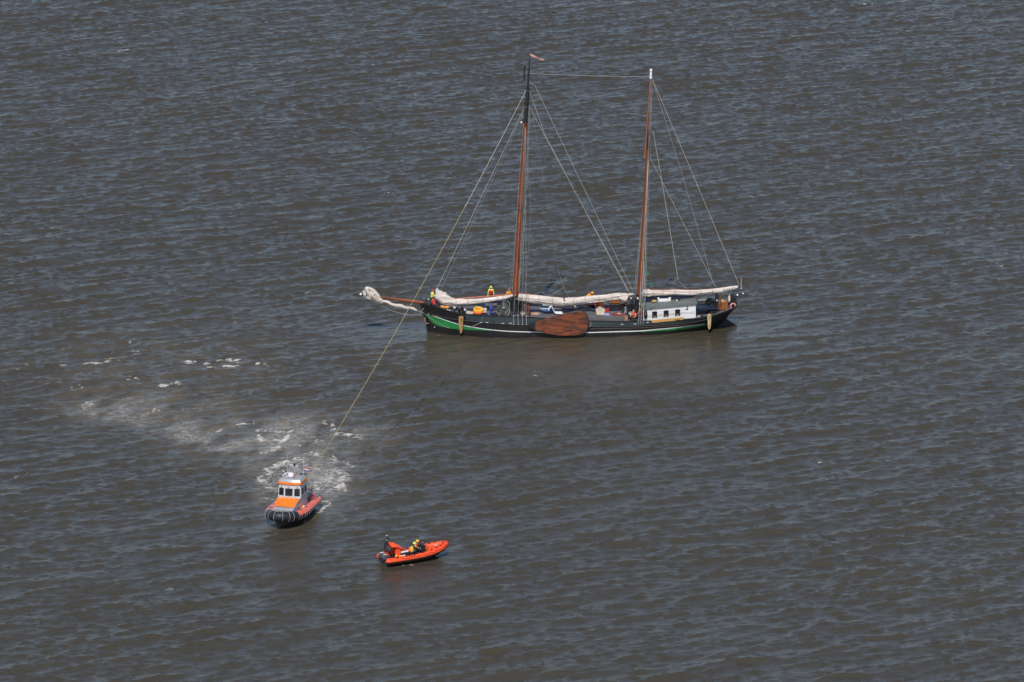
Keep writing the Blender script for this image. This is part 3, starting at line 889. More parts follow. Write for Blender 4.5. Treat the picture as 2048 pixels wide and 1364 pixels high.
# ---------------------------------------------------------------- standing and running rigging
def line(name, pts, r=.020, m=ROPE, parent=ship, ys=None, sag=0.0):
    P = [S(p[0], p[1], p[2] if len(p) > 2 else 0.0) for p in pts]
    if sag:
        Q = []
        for k in range(13):
            t = k / 12
            Q.append(P[0].lerp(P[-1], t) - Vector((0, 0, sag * 4 * t * (1 - t))))
        P = Q
    mb = MB(); mb.tube(P, r, 5)
    return mb.build(name, m, parent)
line('jib_lashing', [(741, 578, -.5), (731, 592, -.5)], .035, TARRED, js); line('jib_lashing', [(752, 587, -.52), (741, 599, -.5)], .03, TARRED, js)
line('triatic_stay', [(1060, 147), (1300, 153.5)], .020, WIRE, sag=.06)
line('forestay', [(1053, 207), (873.5, 578)], .022)
line('jib_halyard', [(1052, 215), (880, 585)], .011, WIRE)
line('backstay', [(1057.5, 178), (1090, 270), (1256, 583)], .020)
line('backstay', [(1056, 208), (1092, 276), (1257.5, 582)], .018)
line('backstay', [(1059, 165), (1070, 171), (1265.5, 582)], .019)
line('topping_lift', [(1116, 540, -.3), (1128, 575, -.3)], .012)
line('topping_lift', [(1128, 575, -.3), (1103, 590, -.3)], .012)
line('topping_lift', [(1128, 575, -.3), (1138, 596, -.3)], .012)
line('topping_lift', [(1062, 200, -.1), (1068, 240, -.1), (1116, 540, -.3)], .005, WIRE)
line('mizzen_backstay', [(1305, 159), (1382, 340), (1478, 569)], .022)
line('mizzen_backstay', [(1305, 160), (1362, 340), (1425, 562), (1432, 574)], .013)
line('mizzen_lift', [(1306, 262), (1320, 340), (1356.5, 560)], .026)
line('mizzen_lift', [(1356.5, 562), (1374, 578)], .013)
line('mizzen_lift', [(1298, 312), (1312.7, 340), (1431, 573)], .019)
mb = MB(); mb.sph(S(1356.5, 560.5), (.09, .06, .14)); mb.build('block', WOODR, ship)
for px, dy in ((1027, -.2), (1036, 0), (1044.5, .2), (1052.5, .4)):      # near shrouds, with chainplates
    a = on_hull(px, 632 + dy, .05)
    t = S(1051, 246, -.12)
    mb = MB(); mb.tube([a, t], .014, 5); mb.build('shroud', WIRE, ship)
    b = on_hull(px + .5, 649, .05)
    mb = MB(); mb.tube([b, a], .024, 6); mb.sph(a, .06, 8, 6); mb.sph(b, .05, 8, 6); mb.build('chainplate', mat('grey_lanyard', (.42, .43, .43), .6), ship)
for px in (1027, 1036, 1044.5, 1052.5):
    a = on_hull(px, 632); a.y = -a.y
    mb = MB(); mb.tube([a, S(1051, 246, .12)], .014, 5); mb.build('shroud', WIRE, ship)
for px in (1277, 1281.5, 1286):
    a = on_hull(px, 642, .03)
    mb = MB(); mb.tube([a, S(1297, 312, -.12)], .017, 5); mb.build('shroud', ROPE, ship)
    mb = MB(); mb.tube([on_hull(px, 648, .05), a, a + Vector((.02, .02, .5))], .03, 6); mb.build('chainplate', WIRE, ship)
    a = Vector((a.x, -a.y, a.z))
    mb = MB(); mb.tube([a, S(1297, 312, .12)], .017, 5); mb.build('shroud', ROPE, ship)
for x0, x1, y in ((1043.5, 1060, -.28), (1046, 1062, -.33), (1024.5, 1049, -.05)):
    line('halyard', [(x1 - 2, 215 if x0 > 1040 else 245, y), ((x0 + x1) / 2 - 1, 400, y), (x0 - 8 if x0 > 1040 else x0, 586, y)], .011, ROPE)
for x0, x1 in ((1281, 1299), (1284, 1302), (1288.5, 1303), (1291, 1305)):
    line('halyard', [(x1, 270 if x1 < 1302 else 160, -.25), (x0, 583, -.3)], .010, ROPE)
line('mizzen_topping_stay', [(1301, 157, -.25), (1289, 318, -.28)], .014, ROPE)
line('mizzen_forestay', [(1294, 320), (1271, 583)], .010, WIRE)
line('bobstay', [(756, 605), (765, 613), (785, 622), (805, 628), (825, 630), (845, 628), (858, 624), (873, 620)], .017, ROPE)
line('bow_line', [(851, 612, -.2), (842, 624, -.3)], .017, ROPE)
line('bow_line', [(836, 621.5, -.1), (848, 626, -.3)], .02, ROPE)
mb = MB(); mb.tube([on_hull(x, y, .05) for x, y in ((850, 627), (862, 637), (876, 645), (890, 653), (900, 656))], .016, 5); mb.build('bow_line', ROPE, ship)
mb = MB(); mb.tube([on_hull(940, 655, .04), on_hull(952, 649.5, .1), on_hull(964, 644, .05), on_hull(964.5, 633, .06)], .02, 5); mb.build('mooring_line', ROPE, ship)

# ---------------------------------------------------------------- leeboard of planks
LB = [(1055, 650), (1062, 648.5), (1071.5, 644), (1094, 637), (1110, 632.5), (1127, 628.6), (1140, 625.5), (1152, 623), (1160, 622.4), (1167, 623.5), (1172, 627), (1175.5, 633), (1177, 641), (1176.6, 650), (1175, 658), (1171, 664), (1165, 667.5), (1156, 669.7), (1146, 670.8), (1133, 671.2), (1120, 670.9), (1107, 669.3), (1094, 667), (1072, 661.5), (1060, 655)]
lbp = [S(px, py, -3.42) for px, py in LB]
def clip(poly, n_, d, keep):
    out = []
    for i in range(len(poly)):
        p, q = poly[i], poly[(i + 1) % len(poly)]
        a, b = (p.dot(n_) - d) * keep, (q.dot(n_) - d) * keep
        if a >= 0: out.append(p)
        if a * b < 0: out.append(p.lerp(q, a / (a - b)))
    return out
root = lbp[0]
axis = (S(1176, 647, -3.42) - S(1055, 651, -3.42)).normalized()
nrm_ = Vector((-axis.z, 0, axis.x))
lbo = None
ds = [p.dot(nrm_) for p in lbp]
cuts = np.linspace(min(ds), max(ds), 6)
body = clip(lbp, axis, (root + axis * .72).dot(axis), 1)
mb = MB(); mb.prism([p + Vector((0, .03, 0)) for p in [(p - (sum(body, Vector()) / len(body))) * .985 + sum(body, Vector()) / len(body) for p in body]], (0, .10, 0))
lbo = mb.build('leeboard', IRON, ship)
for i in range(5):
    q = clip(clip(body, nrm_, cuts[i] + .005, 1), nrm_, cuts[i + 1] - .005, -1)
    if len(q) > 2:
        mb = MB(); mb.prism([p + Vector((0, random.uniform(-.012, .012), 0)) for p in q], (0, .07, 0)); mb.build('plank', RUST, lbo, bevel=.004)
head = clip(lbp, axis, (root + axis * .75).dot(axis), -1)
mb = MB(); mb.prism([p + Vector((0, -.03, 0)) for p in head], (0, .16, 0)); mb.build('iron_head', IRON, lbo, bevel=.01)
edge = [p for p in lbp if (p - root).dot(axis) > 3.9]
mb = MB(); mb.tube([p + Vector((0, .05, 0)) for p in edge], .055, 6); mb.build('iron_rim', IRON, lbo)
mb = MB(); mb.tube([S(1178, 654, -3.35), S(1182, 650, -3.2), S(1181, 643, -3.12)], .03, 6); mb.build('leeboard_chain', WIRE, ship)

# ---------------------------------------------------------------- deckhouse
YH = -2.25
def P4(px, py, y=YH): return S(px, py, y)
TL, TR, BR, BL = P4(1287, 618.5), P4(1391.5, 608.5), P4(1391.5, 640), P4(1287, 646)
D = Vector((0, 1.8, 0))
mb = MB(); mb.add([TL, TR, BR, BL, TL + D, TR + D, BR + D, BL + D], [(0, 1, 2, 3), (7, 6, 5, 4), (0, 4, 5, 1), (3, 2, 6, 7), (0, 3, 7, 4), (1, 5, 6, 2)])
dh = mb.build('deckhouse', WHITE, ship)
o_ = Vector((-.1, -.14, .0)); t_ = Vector((0, 0, .16))
mb = MB()
ra, rb = TL + Vector((-.15, -.15, .01)), TR + Vector((.12, -.15, .01))
E_ = Vector((0, 1.95, 0)); mid = Vector((0, 1.0, .03))
mb.loft([[ra, ra + mid, ra + E_, ra + E_ + t_, ra + mid + t_, ra + t_], [rb, rb + mid, rb + E_, rb + E_ + t_, rb + mid + t_, rb + t_]])
mb.build('roof', ROOFM, dh)
def wall_pt(px, py, out):
    return S(px, py, YH - out)
def wall_rect(px, py, w, h, out, depth, arch=0.0):
    """upright panel on the near wall, corner list in photograph pixels"""
    sl = -.085
    n_ = 7 if arch else 2
    topp = [(px + w * k / (n_ - 1), py + sl * w * k / (n_ - 1) - arch * math.sin(math.pi * k / (n_ - 1))) for k in range(n_)]
    pts = topp + [(px + w, py + h + sl * w), (px, py + h)]
    return [wall_pt(x, y, out) for x, y in pts], Vector((0, depth, 0))
for px, py in ((1304.5, 624.2), (1327.5, 622.2), (1350.5, 620.2)):
    po, ex = wall_rect(px, py, 9.4, 11.6, .012, .03, .8)
    mb = MB(); mb.prism(po, ex); w = mb.build('window', GLASS, dh)
    mb = MB()
    mb.tube(po, .030, 5, loop=True)
    mb.build('window_frame', mat('dark_varnish', (.07, .03, .015), .45), dh)
    po, ex = wall_rect(px + 1.5, py + 8.6, 6.2, 2.6, .02, .03)
    mb = MB(); mb.prism(po, ex); mb.build('curtain', mat('brown_pink_curtain', (.34, .17, .12), .8), dh)
for px, py in ((1317.5, 623.6), (1340.5, 621.6), (1363.5, 619.8)):
    po, ex = wall_rect(px, py, 6.6, 8.2, .008, .02)
    mb = MB(); mb.tube(po, .010, 4, loop=True); mb.sph(wall_pt(px + 3.3, py + 4, .02), .03, 6, 5); mb.build('shutter', WIRE, dh)
mb = MB()
for a, b in (((1288, 632.6), (1390, 623.4)),):
    mb.tube([wall_pt(*a, .12), wall_pt(*b, .12)], .013, 5)
for px, t in ((1296, .08), (1316, .28), (1339, .5), (1362, .72), (1384, .94)):
    y = 632.6 + (623.4 - 632.6) * t
    mb.tube([wall_pt(px, y, .12), wall_pt(px, y, -.02)], .013, 5)
mb.build('hand_rail', IRON, dh)
mb = MB(); mb.prism(*wall_rect(1374.5, 610.5, 1.4, 10, .03, .03)); mb.build('drain_pipe', IRON, dh)
mb = MB(); mb.prism(*wall_rect(1301.5, 617.6, 1.0, 4.6, .03, .03)); mb.build('drain_pipe', IRON, dh)
mb = MB(); mb.sph(wall_pt(1373, 618.3, .01), (.09, .03, .07), 10, 6); mb.build('porthole', GLASS, dh)
# after end of the house: dark red doors
a = TR; b = BR
mb = MB(); mb.box((b.x + .004, YH + .05, b.z), (b.x + .05, YH + .85, a.z - .06)); mb.box((b.x + .004, YH + .9, b.z), (b.x + .05, YH + 1.7, a.z - .06)); mb.build('companion_door', DOORM, dh, bevel=.01)
# raised skylight on the far half of the roof
mb = MB(); bx(mb, 1283, 1386, 592.5, 606, -.28, 1.6); sk = mb.build('coach_roof', NAVY, dh, bevel=.02)
mb = MB(); bx(mb, 1282, 1387, 589.6, 592.4, -.35, 1.7); mb.build('coach_roof_top', TEAL, sk, bevel=.02)
mb = MB(); bx(mb, 1386.3, 1391, 588, 606, -.3, 1.0); mb.build('companion_hood', WOODR, dh, bevel=.02)
mb = MB(); bx(mb, 1316, 1341.5, 598.3, 603.5, -.8, -.5); bx(mb, 1315, 1319, 596.0, 598.4, -.8, -.55); bx(mb, 1337.5, 1342, 595.6, 598.4, -.8, -.55); mb.build('roof_board', WHITE, dh, bevel=.02)
# name board: tan board with rounded ends, fixed to the bulwark
nb = [(1304.5, 645.3), (1303, 643.8), (1303, 642), (1304.2, 640.3), (1335, 637.3), (1365, 634.3), (1367, 635.3), (1367.3, 637), (1366, 639), (1335, 642.4)]
pts = [on_hull(x, y, .05) for x, y in nb]
yb = min(p.y for p in pts)
mb = MB(); mb.prism([Vector((p.x, p.y, p.z)) for p in pts], (0, .05, 0)); mb.build('name_board', TAN, ship)

# ---------------------------------------------------------------- after deck
mb = MB(); bx(mb, 1436, 1455.5, 604, 619.5, -.5, .7); wb = mb.build('wheel_box', VARN, ship, bevel=.03)
mb = MB(); mb.torus(S(1441, 601, -.55), .42, .03, (1, 0, 0), 20, 6)
for k in range(4):
    a = k * math.pi / 4; c = S(1441, 601, -.55)
    mb.tube([c + Vector((0, math.cos(a) * .56, math.sin(a) * .56)), c - Vector((0, math.cos(a) * .56, math.sin(a) * .56))], .022, 6)
mb.build('steering_wheel', mat('brown_wheel_wood', (.16, .09, .04), .5), ship)
mb = MB(); bx(mb, 1432.5, 1437, 590, 626, -.6, .4); mb.build('helm_post', TARRED, ship, bevel=.02)
mb = MB(); c = S(1420, 605, .6); mb.loft([[c + Vector((math.cos(t) * r_, math.sin(t) * r_, z)) for t in np.linspace(0, 6.28, 13)[:-1]] for r_, z in ((.3, -.7), (.26, -.1), (.42, .0), (.38, .3), (.12, .42))]); mb.build('binnacle', TARRED, ship)
mb = MB(); bx(mb, 1394, 1432, 616, 619.5, -.9, .5); mb.build('cockpit_coaming', NAVY, ship, bevel=.02)
mb = MB(); bx(mb, 1396, 1430, 609, 612, .8, 1.6); mb.build('cockpit_seat', mat('brown_grey_seat', (.16, .13, .11), .7), ship, bevel=.03)
mb = MB()
for a, b in (((1400, 592), (1436, 590.5)), ((1436, 590.5), (1462, 590)), ((1436, 598), (1470, 596))):
    mb.tube([S(*a, 1.9), S(*b, 1.9)], .03, 6)
for px, t, b in ((1416, 591, 612), (1436, 590, 610), (1458, 590, 608)):
    mb.tube([S(px, t, 1.9), S(px, b, 1.9)], .03, 6)
mb.build('stern_rail', IRON, ship)
mb = MB()
for px, t, b in ((1439, 616, 627), (1448.5, 612, 624), (1456.5, 606, 620)):
    mb.tube([on_hull(px, b - 1, -.05) , on_hull(px, b - 1, -.05) + Vector((0, 0, .75))], .025, 6)
a, b = on_hull(1439, 626, -.05) + Vector((0, 0, .75)), on_hull(1456.5, 619, -.05) + Vector((0, 0, .75))
mb.tube([a, b], .025, 6)
mb.build('guard_rail', IRON, ship)
mb = MB(); mb.tube([S(1464, 612, -.2), S(1463, 596, -.3), S(1467, 584, -.3), S(1489, 578, -.3)], .06, 8); mb.tube([S(1466, 597, -.3), S(1478, 592, -.3), S(1497, 588.5, -.3)], .05, 8); mb.tube([S(1467, 612, .6), S(1470, 594, .6), S(1488, 585, .6)], .05, 8); mb.build('davit', IRON, ship)
mb = MB(); bx(mb, 1462, 1473, 597, 612, -.25, .9); mb.build('stern_post', TARRED, ship, bevel=.05)
mb = MB(); mb.tube([S(1482, 575.5), S(1482.7, 556)], .025, 6); mb.sph(S(1481, 576.5), (.17, .14, .05)); mb.build('stern_aerial', WHITE2, ship)
mb = MB(); mb.sph(S(1475, 590, -.3), .1); mb.build('stern_lamp', WHITE, ship)
mb = MB(); mb.sph(S(1486, 587, -.3), .08); mb.build('stern_lamp', WHITE, ship)

# ---------------------------------------------------------------- bow gear
mb = MB(); bx(mb, 852, 862, 598.5, 614, -.35, .35); wl = mb.build('windlass', TARRED, ship, bevel=.05)
mb = MB(); mb.tube([S(858, 605, -.75), S(858, 605, .75)], .26, 12); mb.build('windlass_drum', TARRED, wl)
mb = MB(); mb.sph(S(857, 599.5, -.3), .17, 10, 8); mb.build('windlass_head', mat('weathered_green', (.22, .25, .16), .7), wl)
mb = MB(); mb.tube([on_hull(849.5, 634, .12), on_hull(852, 641, .2), on_hull(853, 645, .16)], .07, 6); mb.tube([on_hull(849, 641, .25), on_hull(853.5, 646.5, .18), on_hull(859.5, 645.5, .14)], [.05, .1, .06], 6); mb.build('bow_anchor', mat('rusty_anchor_iron', (.20, .13, .10), .7, var=.4), ship)
mb = MB(); mb.prism([on_hull(865, 629.5, .03), on_hull(875.5, 632.3, .03), on_hull(875.5, 633.8, .03), on_hull(865, 631, .03)], (0, .03, 0)); mb.build('bow_plate', PINK, ship)
mb = MB(); mb.sph(on_hull(857.5, 628.3, .03), .055, 8, 6); mb.build('hawse_lip', WHITE, ship)
mb = MB(); mb.sph(on_hull(869.5, 654.2, .02), .05, 8, 6); mb.build('draught_stud', WHITE, ship)
for px, py in ((974, 643.4), (1005.5, 645.3), (1021, 645.3), (1244, 647.4), (1270, 646.6), (1295, 643.5), (963, 643.5)):
    p = on_hull(px, py, .03)
    mb = MB(); mb.tube([p + Vector((math.cos(a) * .13, -.01, math.sin(a) * .075)) for a in np.linspace(math.pi * 1.0, math.pi * 2.0, 9)], [.01, .02, .026, .03, .032, .03, .026, .02, .01], 6); f = mb.build('fairlead', WHITE2, ship)
    mb = MB(); mb.sph(p, (.10, .015, .06), 10, 6); mb.build('fairlead_hole', IRON, f)
for px in (974, 1005, 1021, 1060):
    p = on_hull(px, 633)
    mb = MB(); mb.tube([p + Vector((0, .2, -.3)), p + Vector((0, .2, .22))], .05, 8); mb.tube([p + Vector((-.15, .2, .12)), p + Vector((.15, .2, .12))], .035, 6); mb.build('bollard', TARRED, ship)
for px, py, y in ((895, 624, -.9), (899, 625, -1.0), (909, 619, -1.2), (930, 623, -1.8)):
    c = S(px, py, y)
    mb = MB(); mb.tube([c - Vector((0, 0, .35)), c + Vector((0, 0, .12))], .09, 8); mb.sph(c + Vector((0, 0, .16)), .12, 8, 6, 1); mb.build('bow_bollard', [TARRED, WHITE2], ship)
mb = MB(); bx(mb, 896, 916, 611, 617, .9, 1.7); mb.build('fore_hatch', DECK, ship, bevel=.03)
mb = MB(); bx(mb, 1048, 1052, 608, 629, -.7, -.6); bx(mb, 1056, 1058, 609, 628, -.7, -.6); bx(mb, 1040, 1056, 626.5, 628, -.75, -.55); mb.build('pin_rail', WOODR, ship)

# ---------------------------------------------------------------- small deck gear
def gear(name, m, px, py, y, kind, a=.2, b=.3):
    c = S(px, py, y)
    mb = MB()
    if kind == 'drum':
        mb.loft([[c + Vector((math.cos(t) * r_, math.sin(t) * r_, z)) for t in np.linspace(0, 6.28, 13)[:-1]] for z, r_ in ((-b, a), (-b * .5, a * .7), (0, a * .7), (b * .3, a), (b * .4, a * .4))])
    elif kind == 'coil':
        for k in range(3):
            mb.torus(c + Vector((random.uniform(-.03, .03), 0, -.02 + k * .05)), a * (1 - .12 * k), .035, (.1, -.2, 1), 16, 6)
    elif kind == 'vent':
        mb.tube([c - Vector((0, 0, b)), c, c + Vector((-.06, 0, .08)), c + Vector((-.18, 0, .1))], [a * .5, a * .5, a * .7, a], 10)
    elif kind == 'block':
        mb.sph(c, (a * .7, a * .5, a), 10, 8)
    else:
        mb.box((c.x - a, c.y - a * .7, c.z - b), (c.x + a, c.y + a * .7, c.z), rot=Matrix.Rotation(random.uniform(-.3, .3), 3, 'Z'))
    mb.build(name, m, ship, bevel=.015 if kind == 'box' else 0)
BR = mat('brown_gear', (.10, .045, .025), .6, var=.3)
for n_, m_, px, py, y, k, a, b in (
    ('winch', TARRED, 1246, 611, -.2, 'drum', .22, .5), ('winch', IRON, 1258, 622, -1.0, 'drum', .24, .5), ('winch', WIRE, 1251, 617, -.8, 'drum', .12, .4),
    ('coiled_line', ROPE, 1262, 627, -1.3, 'coil', .2, .1), ('coiled_line', COIR, 1252, 608, .4, 'coil', .2, .1), ('block', WHITE2, 1275.5, 597, -.5, 'block', .14, .1), ('block', WHITE2, 1262, 597, -.3, 'block', .12, .2),
    ('gear_box', BR, 1263, 608, .2, 'box', .25, .4), ('gear_box', TARRED, 1270, 622, -.9, 'box', .3, .5), ('gear_box', mat('red_gear', (.34, .05, .04), .6), 1281, 622, -1.2, 'box', .14, .3),
    ('block', WHITE2, 1279, 608, -.6, 'block', .12, .1), ('winch', TARRED, 1282, 600, .6, 'drum', .2, .6), ('vent', TEAL, 1289, 600, -.4, 'vent', .2, .5),
    ('winch', TARRED, 1043, 612, -.3, 'drum', .26, .6), ('winch', IRON, 1051, 606, .6, 'drum', .22, .6), ('gear_box', TARRED, 1016, 610, .8, 'box', .3, .5), ('block', BR, 1033, 599, -.5, 'block', .16, .1), ('block', TARRED, 1038, 606, -.5, 'block', .18, .1),
    ('coiled_line', ROPE, 1046, 627, -1.1, 'coil', .22, .1), ('gear_box', BR, 1042, 630, -1.4, 'box', .2, .3), ('coiled_line', TARRED, 991, 629, -1.7, 'coil', .25, .1),
    ('vent', TARRED, 926, 619, -1.3, 'vent', .26, .6), ('winch', TARRED, 919, 622, -1.4, 'drum', .22, .5), ('gear_box', NAVY, 906, 616, .2, 'box', .4, .3), ('coiled_line', BEIGE, 943, 632, -2.0, 'coil', .24, .1), ('gear_box', DECK, 1000, 613, 1.4, 'box', .5, .3),
    ('gear_box', NAVY, 968, 612, 1.5, 'box', .6, .35), ('coiled_line', TARRED, 880, 617, -.9, 'coil', .25, .1), ('gear_box', mat('dark_red_gear', (.2, .02, .02), .6), 872, 611, -.3, 'box', .18, .3),
    ('gear_box', NAVY, 1142, 614, 1.9, 'box', .9, .3), ('gear_box', TEAL, 1170, 613, 1.9, 'box', .4, .4), ('vent', WHITE2, 1150, 606, 1.9, 'vent', .14, .4), ('coiled_line', ROPE, 1162, 608, 1.5, 'coil', .18, .1), ('gear_box', WHITE2, 1095, 607, 1.9, 'box', .5, .12),
    ('vent', TEAL, 1395, 611, .6, 'vent', .18, .5), ('coiled_line', ROPE, 1398, 634, -1.9, 'coil', .18, .1), ('gear_box', TARRED, 1404, 631, -1.7, 'box', .14, .25), ('gear_box', TARRED, 1428, 621, -.6, 'box', .3, .5), ('winch', TARRED, 1424, 604, .2, 'drum', .3, .5), ('block', WHITE2, 1434, 601, -.7, 'block', .1, .1), ('coiled_line', BEIGE, 1394, 637, -2.0, 'coil', .12, .1)):
    gear(n_, m_, px, py, y, k, a, b)
for px, py, y in ((1050, 250, -.2), (1052, 215, -.2), (1056, 182, -.15), (1047, 300, -.25), (1297, 316, -.2), (1300, 266, -.2), (1303, 162, -.2), (1036, 582, -.35), (1284, 580, -.35), (1128, 596, -.8), (1255, 584, -.5)):
    gear('block', BR, px, py, y, 'block', .13, .1)
for px, y0, y1 in ((1280.5, 583, 644), (1284.5, 583, 640), (1290, 586, 628)):
    line('fall', [(px + 3, y0 - 60, -.5), (px + 1, y0, -.55), (px - 2, y1, -2.0)], .018, ROPE)
line('lazy_line', [(1052, 260, -.3), (1062, 430, -.6), (1047, 628, -2.0)], .009, WIRE)
line('lazy_line', [(1049, 300, -.3), (1056, 470, -.5), (1052, 600, -.9)], .008, TARRED)

# ---------------------------------------------------------------- people
def capsule(mb, a, b, ra, rb, n=10):
    a, b = Vector(a), Vector(b)
    d = b - a
    L = d.length
    t = d.normalized() if L > 1e-6 else Vector((0, 0, 1))
    u = t.orthogonal().normalized(); w = t.cross(u)
    rings = []
    prof = [(-.98, .2), (-.7, .71), (-.3, .95)]
    for s, k in prof: rings.append((a + t * ra * s, ra * k))
    rings += [(a, ra), (b, rb)]
    for s, k in reversed(prof): rings.append((b - t * rb * s, rb * k))
    mb.loft([[c + (u * math.cos(2 * math.pi * j / n) + w * math.sin(2 * math.pi * j / n)) * r for j in range(n)] for c, r in rings])

def person(label, loc, rotz, pose, suit, sleeve, legs, helmet=None, vest=None, boots=None, group=None, hair=None, voxel=.016):
    """figure facing +X, feet at the origin: bones -> one continuous skin"""
    boots = boots or legs
    J = dict(pose)
    bones = []                                         # (a, b, ra, rb, material slot)
    mats = [suit, sleeve, legs, boots, SKIN, hair or DARKC]
    pel, chest, neck, head = J['pelvis'], J['chest'], J['neck'], J['head']
    V_ = Vector
    bones.append((pel, pel, .155, .155, 2))
    bones.append((V_(pel) + V_((0, .07, 0)), V_(pel) + V_((0, -.07, 0)), .125, .125, 2))
    bones.append((pel, chest, .145, .16, 0))
    sh = V_(J['sl']) - V_(J['sr'])
    bones.append((V_(chest) + sh * .22, V_(chest) - sh * .22, .14, .14, 0))
    bones.append((V_(J['sl']) - sh * .08, V_(J['sr']) + sh * .08, .085, .085, 0))
    bones.append((chest, neck, .11, .065, 0))
    bones.append((neck, head, .06, .07, 4))
    fdir = V_(J.get('face', (1, 0, 0))).normalized()
    h = V_(head)
    bones.append((h + V_((0, 0, .03)), h + V_((0, 0, .06)), .098, .095, 4))
    bones.append((h + fdir * .025 - V_((0, 0, .05)), h + fdir * .03 - V_((0, 0, .06)), .075, .06, 4))
    bones.append((h + fdir * .10, h + fdir * .118 - V_((0, 0, .02)), .014, .018, 4))
    side = fdir.cross(V_((0, 0, 1))).normalized()
    for s in (1, -1):
        bones.append((h + side * s * .1 + V_((0, 0, .02)), h + side * s * .105 - V_((0, 0, .03)), .018, .014, 4))
        bones.append((h + side * s * .035 + fdir * .094 + V_((0, 0, .03)), h + side * s * .036 + fdir * .095 + V_((0, 0, .03)), .013, .013, 5))
    if not helmet:
        bones.append((h + V_((0, 0, .07)) - fdir * .02, h + V_((0, 0, .09)) - fdir * .02, .103, .09, 5))
    for s in ('l', 'r'):
        S0, E0, H0 = V_(J['s' + s]), V_(J['e' + s]), V_(J['h' + s])
        bones.append((S0, E0, .066, .05, 1)); bones.append((E0, H0, .05, .036, 1))
        d = (H0 - E0).normalized()
        palm = H0 + d * .08
        bones.append((H0 + d * .02, palm, .034, .038, 4))
        cr = d.cross(V_((0, 0, 1)))
        cr = cr.normalized() if cr.length > .1 else V_((0, 1, 0))
        dn = d.cross(cr).normalized()
        for k, ln in enumerate((.062, .075, .07, .052)):
            q0 = palm + cr * (k - 1.5) * .022
            q1 = q0 + d * ln * .6 - dn * .012
            bones.append((q0, q1, .0105, .010, 4)); bones.append((q1, q1 + d * ln * .3 - dn * .03, .010, .009, 4))
        bones.append((H0 + d * .03 - cr * .03, H0 + d * .085 - cr * .062, .014, .010, 4))
        P0, K0, A0 = V_(J['p' + s]), V_(J['k' + s]), V_(J['a' + s])
        bones.append((P0, K0, .098, .066, 2)); bones.append((K0, A0, .066, .05, 2))
        toe = V_(J.get('t' + s, A0 + V_((.19, 0, -.05))))
        bones.append((A0 - V_((.03, 0, .03)), toe, .055, .042, 3))
    mb = MB()
    for a, b, ra, rb, _ in bones:
        capsule(mb, a, b, ra, rb)
    tmp = mb.build('tmp_body', SKIN)
    rm = tmp.modifiers.new('r', 'REMESH'); rm.mode = 'VOXEL'; rm.voxel_size = voxel; rm.use_smooth_shade = True
    bpy.context.view_layer.update()
    dg = bpy.context.evaluated_depsgraph_get()
    me = bpy.data.meshes.new_from_object(tmp.evaluated_get(dg))
    old = tmp.data
    bpy.data.objects.remove(tmp); bpy.data.meshes.remove(old)
    me.materials.clear()
    for m_ in mats: me.materials.append(m_)
    n = len(me.polygons)
    cen = np.empty(n * 3, np.float32); me.polygons.foreach_get('center', cen); cen = cen.reshape(-1, 3)
    best = np.full(n, 1e9); idx = np.zeros(n, np.int32)
    for a, b, ra, rb, mi in bones:
        a_, b_ = np.array(a, float), np.array(b, float)
        d = b_ - a_
        t = np.clip(((cen - a_) @ d) / (d @ d + 1e-9), 0, 1)
        dist = np.linalg.norm(cen - a_ - t[:, None] * d, axis=1) - (ra + (rb - ra) * t)
        q = dist < best
        best[q] = dist[q]; idx[q] = mi
    me.polygons.foreach_set('material_index', idx)
    me.polygons.foreach_set('use_smooth', np.ones(n, dtype=bool))
    me.name = 'person'
    o = bpy.data.objects.new('person', me)
    COL.objects.link(o)
    o.location = loc; o.rotation_euler = (0, 0, rotz)
    tag(o, label, 'person', group)
    if helmet:
        mb = MB()
        rr = .128
        rings = []
        for k in range(7):
            a = R(-12) + R(102) * k / 6
            rings.append([h + V_((math.cos(2 * math.pi * j / 16) * rr * math.cos(a) * 1.08, math.sin(2 * math.pi * j / 16) * rr * math.cos(a), .055 + math.sin(a) * rr)) for j in range(16)])
        mb.loft(rings)
        mb.torus(h + V_((.01, 0, .035)), rr * 1.03, .014, (0, 0, 1), 16, 6)
        mb.build('helmet', helmet, o)
    if vest:
        mb = MB()
        up = (V_(chest) - V_(pel)).normalized()
        lt = (V_(J['sl']) - V_(J['sr'])).normalized()
        fw_ = lt.cross(up).normalized()
        rings = []
        for k, (t, rx, ry) in enumerate(((.18, .165, .185), (.45, .19, .20), (.8, .205, .215), (1.12, .185, .20), (1.3, .13, .17))):
            c = V_(pel).lerp(V_(chest), t)
            rings.append([c + fw_ * math.cos(2 * math.pi * j / 16) * rx + lt * math.sin(2 * math.pi * j / 16) * ry for j in range(16)])
        mb.loft(rings)
        mb.build('life_vest', vest, o)
    return o

